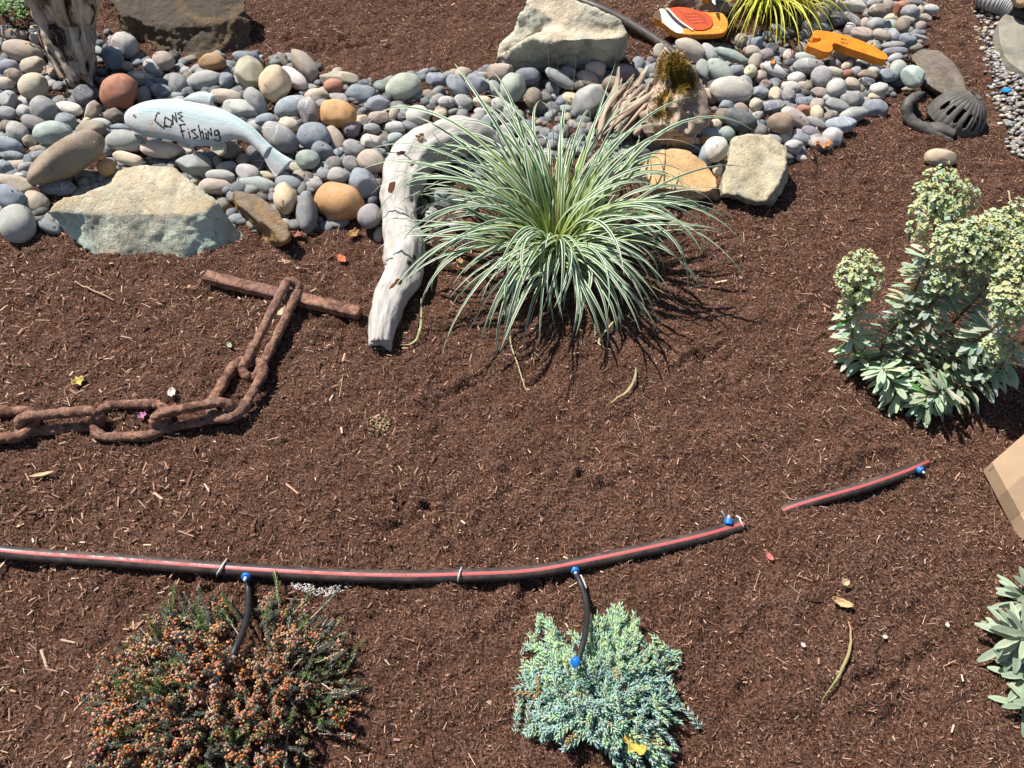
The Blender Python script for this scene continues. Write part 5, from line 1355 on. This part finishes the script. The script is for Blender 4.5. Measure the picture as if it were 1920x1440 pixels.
flat_leaf("fallen_leaf", "reddish leaf litter in front of the blue-grey bean-shaped cobble", "leaf", 557, 446, .042, .012, 10, (.30, .12, .085), .4, .008, lobes=1)
flat_leaf("fallen_leaf", "small green leaf scrap right of the yellow leaf, near the long chain link", "leaf", 432, 651, .020, .006, 50, (.30, .36, .20), .4, .008)
flat_leaf("fallen_leaf", "curled tan leaf on bare mulch at lower right", "leaf", 1571, 1138, .040, .008, 25, (.56, .38, .20), .7, .010)
flat_leaf("fallen_leaf", "small cupped tan leaf at the end of the dark twig", "leaf", 1573, 1105, .016, .007, -35, (.52, .38, .24), .8, .014)
flat_leaf("fallen_leaf", "orange-brown leaf at the mulch edge right of the slab rock", "leaf", 1536, 290, .040, .016, 10, (.44, .18, .05), .5, .012, lobes=1)
flat_leaf("fallen_leaf", "yellow dead leaf resting on the blue juniper", "leaf", 1183, 1406, .042, .014, 40, (.52, .40, .08), .5, .048, lobes=1)
flat_leaf("fallen_leaf", "golden shredded leaf under the orange wooden cutout", "leaf", 1619, 121, .040, .011, -50, (.55, .33, .05), .5, .06, lobes=1)
flat_leaf("fallen_leaf", "bright orange leaf scrap among the cobbles below the yellow grass", "leaf", 1440, 144, .030, .008, -60, (.55, .25, .08), .5, .06)
flat_leaf("fallen_leaf", "tan dead leaf by the lower left of the striped grass", "leaf", 868, 505, .05, .014, 60, (.46, .28, .14), .5, .010, lobes=.7)
flat_leaf("fallen_leaf", "orange-brown dead leaf left under the striped grass", "leaf", 846, 472, .045, .012, 20, (.42, .20, .08), .5, .010, lobes=1)
flat_leaf("fallen_leaf", "dry brown leaf beside the left cobbles below the broken post", "leaf", 113, 175, .045, .014, 60, (.46, .32, .22), .6, .07, lobes=.7)
flat_leaf("petal", "pink petal inside the flat chain link", "petal", 271, 785, .020, .008, -30, (.42, .17, .30), .4, .008, lobes=1)
flat_leaf("petal", "red-pink petal on bare mulch below the pipe end", "petal", 1441, 1047, .020, .006, 60, (.50, .15, .14), .4, .008)
flat_leaf("plastic_scrap", "bright blue plastic scrap at the gravel edge", "scrap", 1884, 172, .036, .010, -20, (.01, .24, .62), .2, .010)
flat_leaf("wood_chip", "white wood chip standing above the flat chain link", "wood chip", 325, 741, .026, .009, 75, (.66, .58, .52), .5, .010)
flat_leaf("wood_chip", "long pale wood splinter at the left edge below the chain", "wood chip", 84, 894, .052, .0045, -12, (.52, .40, .22), .2, .008)
flat_leaf("wood_chip", "yellowish stone chip lying under the long chain link", "wood chip", 532, 592, .030, .010, -50, (.55, .50, .30), .4, .008)
for i, (x, y, lab) in enumerate(((1655, 1197, "small white husk midway between grass blade and lower euphorbia"), (1500, 1215, "white flower husk left of the green grass blade"), (1768, 1177, "white husk on mulch left of the lower euphorbia"))):
    flat_leaf("husk", lab, "husk", x, y, .010, .004, i * 50, (.62, .58, .48), .5, .008)
# crumbs of sand
p = P(713, 797); ac = Acc(); rs = random.Random(77)
for i in range(120):
    q = p + Vector((rs.gauss(0, .013), rs.gauss(0, .010), 0)); r_ = rs.uniform(.0012, .0035); q.z = gh(q) + .004 + rs.random() * .006
    ac.add(ICO1 * r_ + np.array(q), ICO1F.tolist(), (*[c * rs.uniform(.7, 1.2) for c in (.36, .27, .15)], 1))
tag(link("sawdust_clump", ac.mesh("clump"), M_LITTER, smooth=False), "small tan crumbly clump on the mulch between chain and log end", "clump")
def stick(name, label, pts, r0, r1, mat, cat="twig"):
    path = px_line(pts, 24)
    for q in path: q.z += gh(q)
    return tag(link(name, tube(path, list(np.linspace(r0, r1, 24)), 7), mat), label, cat)
M_TWD = mat_plain("dark_twig", (.045, .028, .02), .85, .2); M_TWP = mat_plain("pale_twig", (.42, .30, .19), .8, .2)
stick("twig", "long thin pale twig on the mulch in front of the green-faced boulder", [(140, 526, .008), (175, 542, .012), (212, 560, .008)], .0022, .0014, M_TWP)
stick("twig", "dark curved twig left of two tan leaves at lower right", [(1504, 1126, .006), (1530, 1127, .009), (1548, 1118, .012), (1562, 1108, .016)], .0018, .0010, M_TWD)
stick("twig", "pale pinkish twig on mulch right of the tallest euphorbia head", [(1890, 358, .008), (1900, 376, .012), (1909, 394, .008)], .0026, .0018, M_TWP)
stick("twig", "short dark twig casting a shadow beside the orange leaf at the slab rock", [(1516, 285, .03), (1524, 296, .02), (1532, 309, .008)], .0028, .0015, M_TWD)
def lying_blade(label, pts, w, cols):
    path = px_line(pts, 24); V, F, C = [], [], []
    for i, q in enumerate(path):
        q.z += gh(q); d = (path[min(i + 1, 23)] - path[max(i - 1, 0)]); s = Vector((-d.y, d.x, 0)).normalized() * w * max(.12, math.sin(math.pi * min(1, i / 23 * .9 + .1)))
        V += [(q - s)[:], (q + Vector((0, 0, .0012)))[:], (q + s)[:]]; f = i / 23; c = np.array(cols[0]) * (1 - f) + np.array(cols[1]) * f; C += [(*c, 1)] * 3
        if i: b = i * 3; F += [[b - 3, b - 2, b + 1, b], [b - 2, b - 1, b + 2, b + 1]]
    ac = Acc(); ac.add(V, F, np.array(C)); tag(link("grass_blade", ac.mesh("blade"), M_LITTER), label, "grass blade")
lying_blade("cut grass blade, green to tan, lying on mulch right of the juniper", [(1588, 1168, .012), (1592, 1205, .016), (1580, 1245, .014), (1562, 1280, .014), (1540, 1316, .010)], .0026, [(.45, .26, .15), (.22, .32, .10)])
lying_blade("short dry tan grass blade on open mulch in front of the striped grass", [(1192, 690, .010), (1189, 712, .014), (1170, 735, .014), (1138, 756, .010)], .0028, [(.34, .33, .18), (.46, .36, .20)])
lying_blade("long thin dry blade trailing from the striped grass onto the mulch", [(960, 590, .05), (957, 640, .015), (973, 690, .010), (985, 725, .010), (990, 735, .008)], .0016, [(.45, .44, .24), (.42, .33, .18)])
lying_blade("pale dry blade trailing on mulch at the front of the striped grass", [(1160, 590, .06), (1130, 625, .02), (1124, 640, .010), (1145, 660, .010)], .0026, [(.50, .50, .26), (.46, .36, .20)])
lying_blade("green curved blade end beside the log tip", [(790, 560, .05), (788, 610, .025), (775, 635, .012), (748, 642, .010)], .0026, [(.40, .44, .22), (.44, .44, .2)])
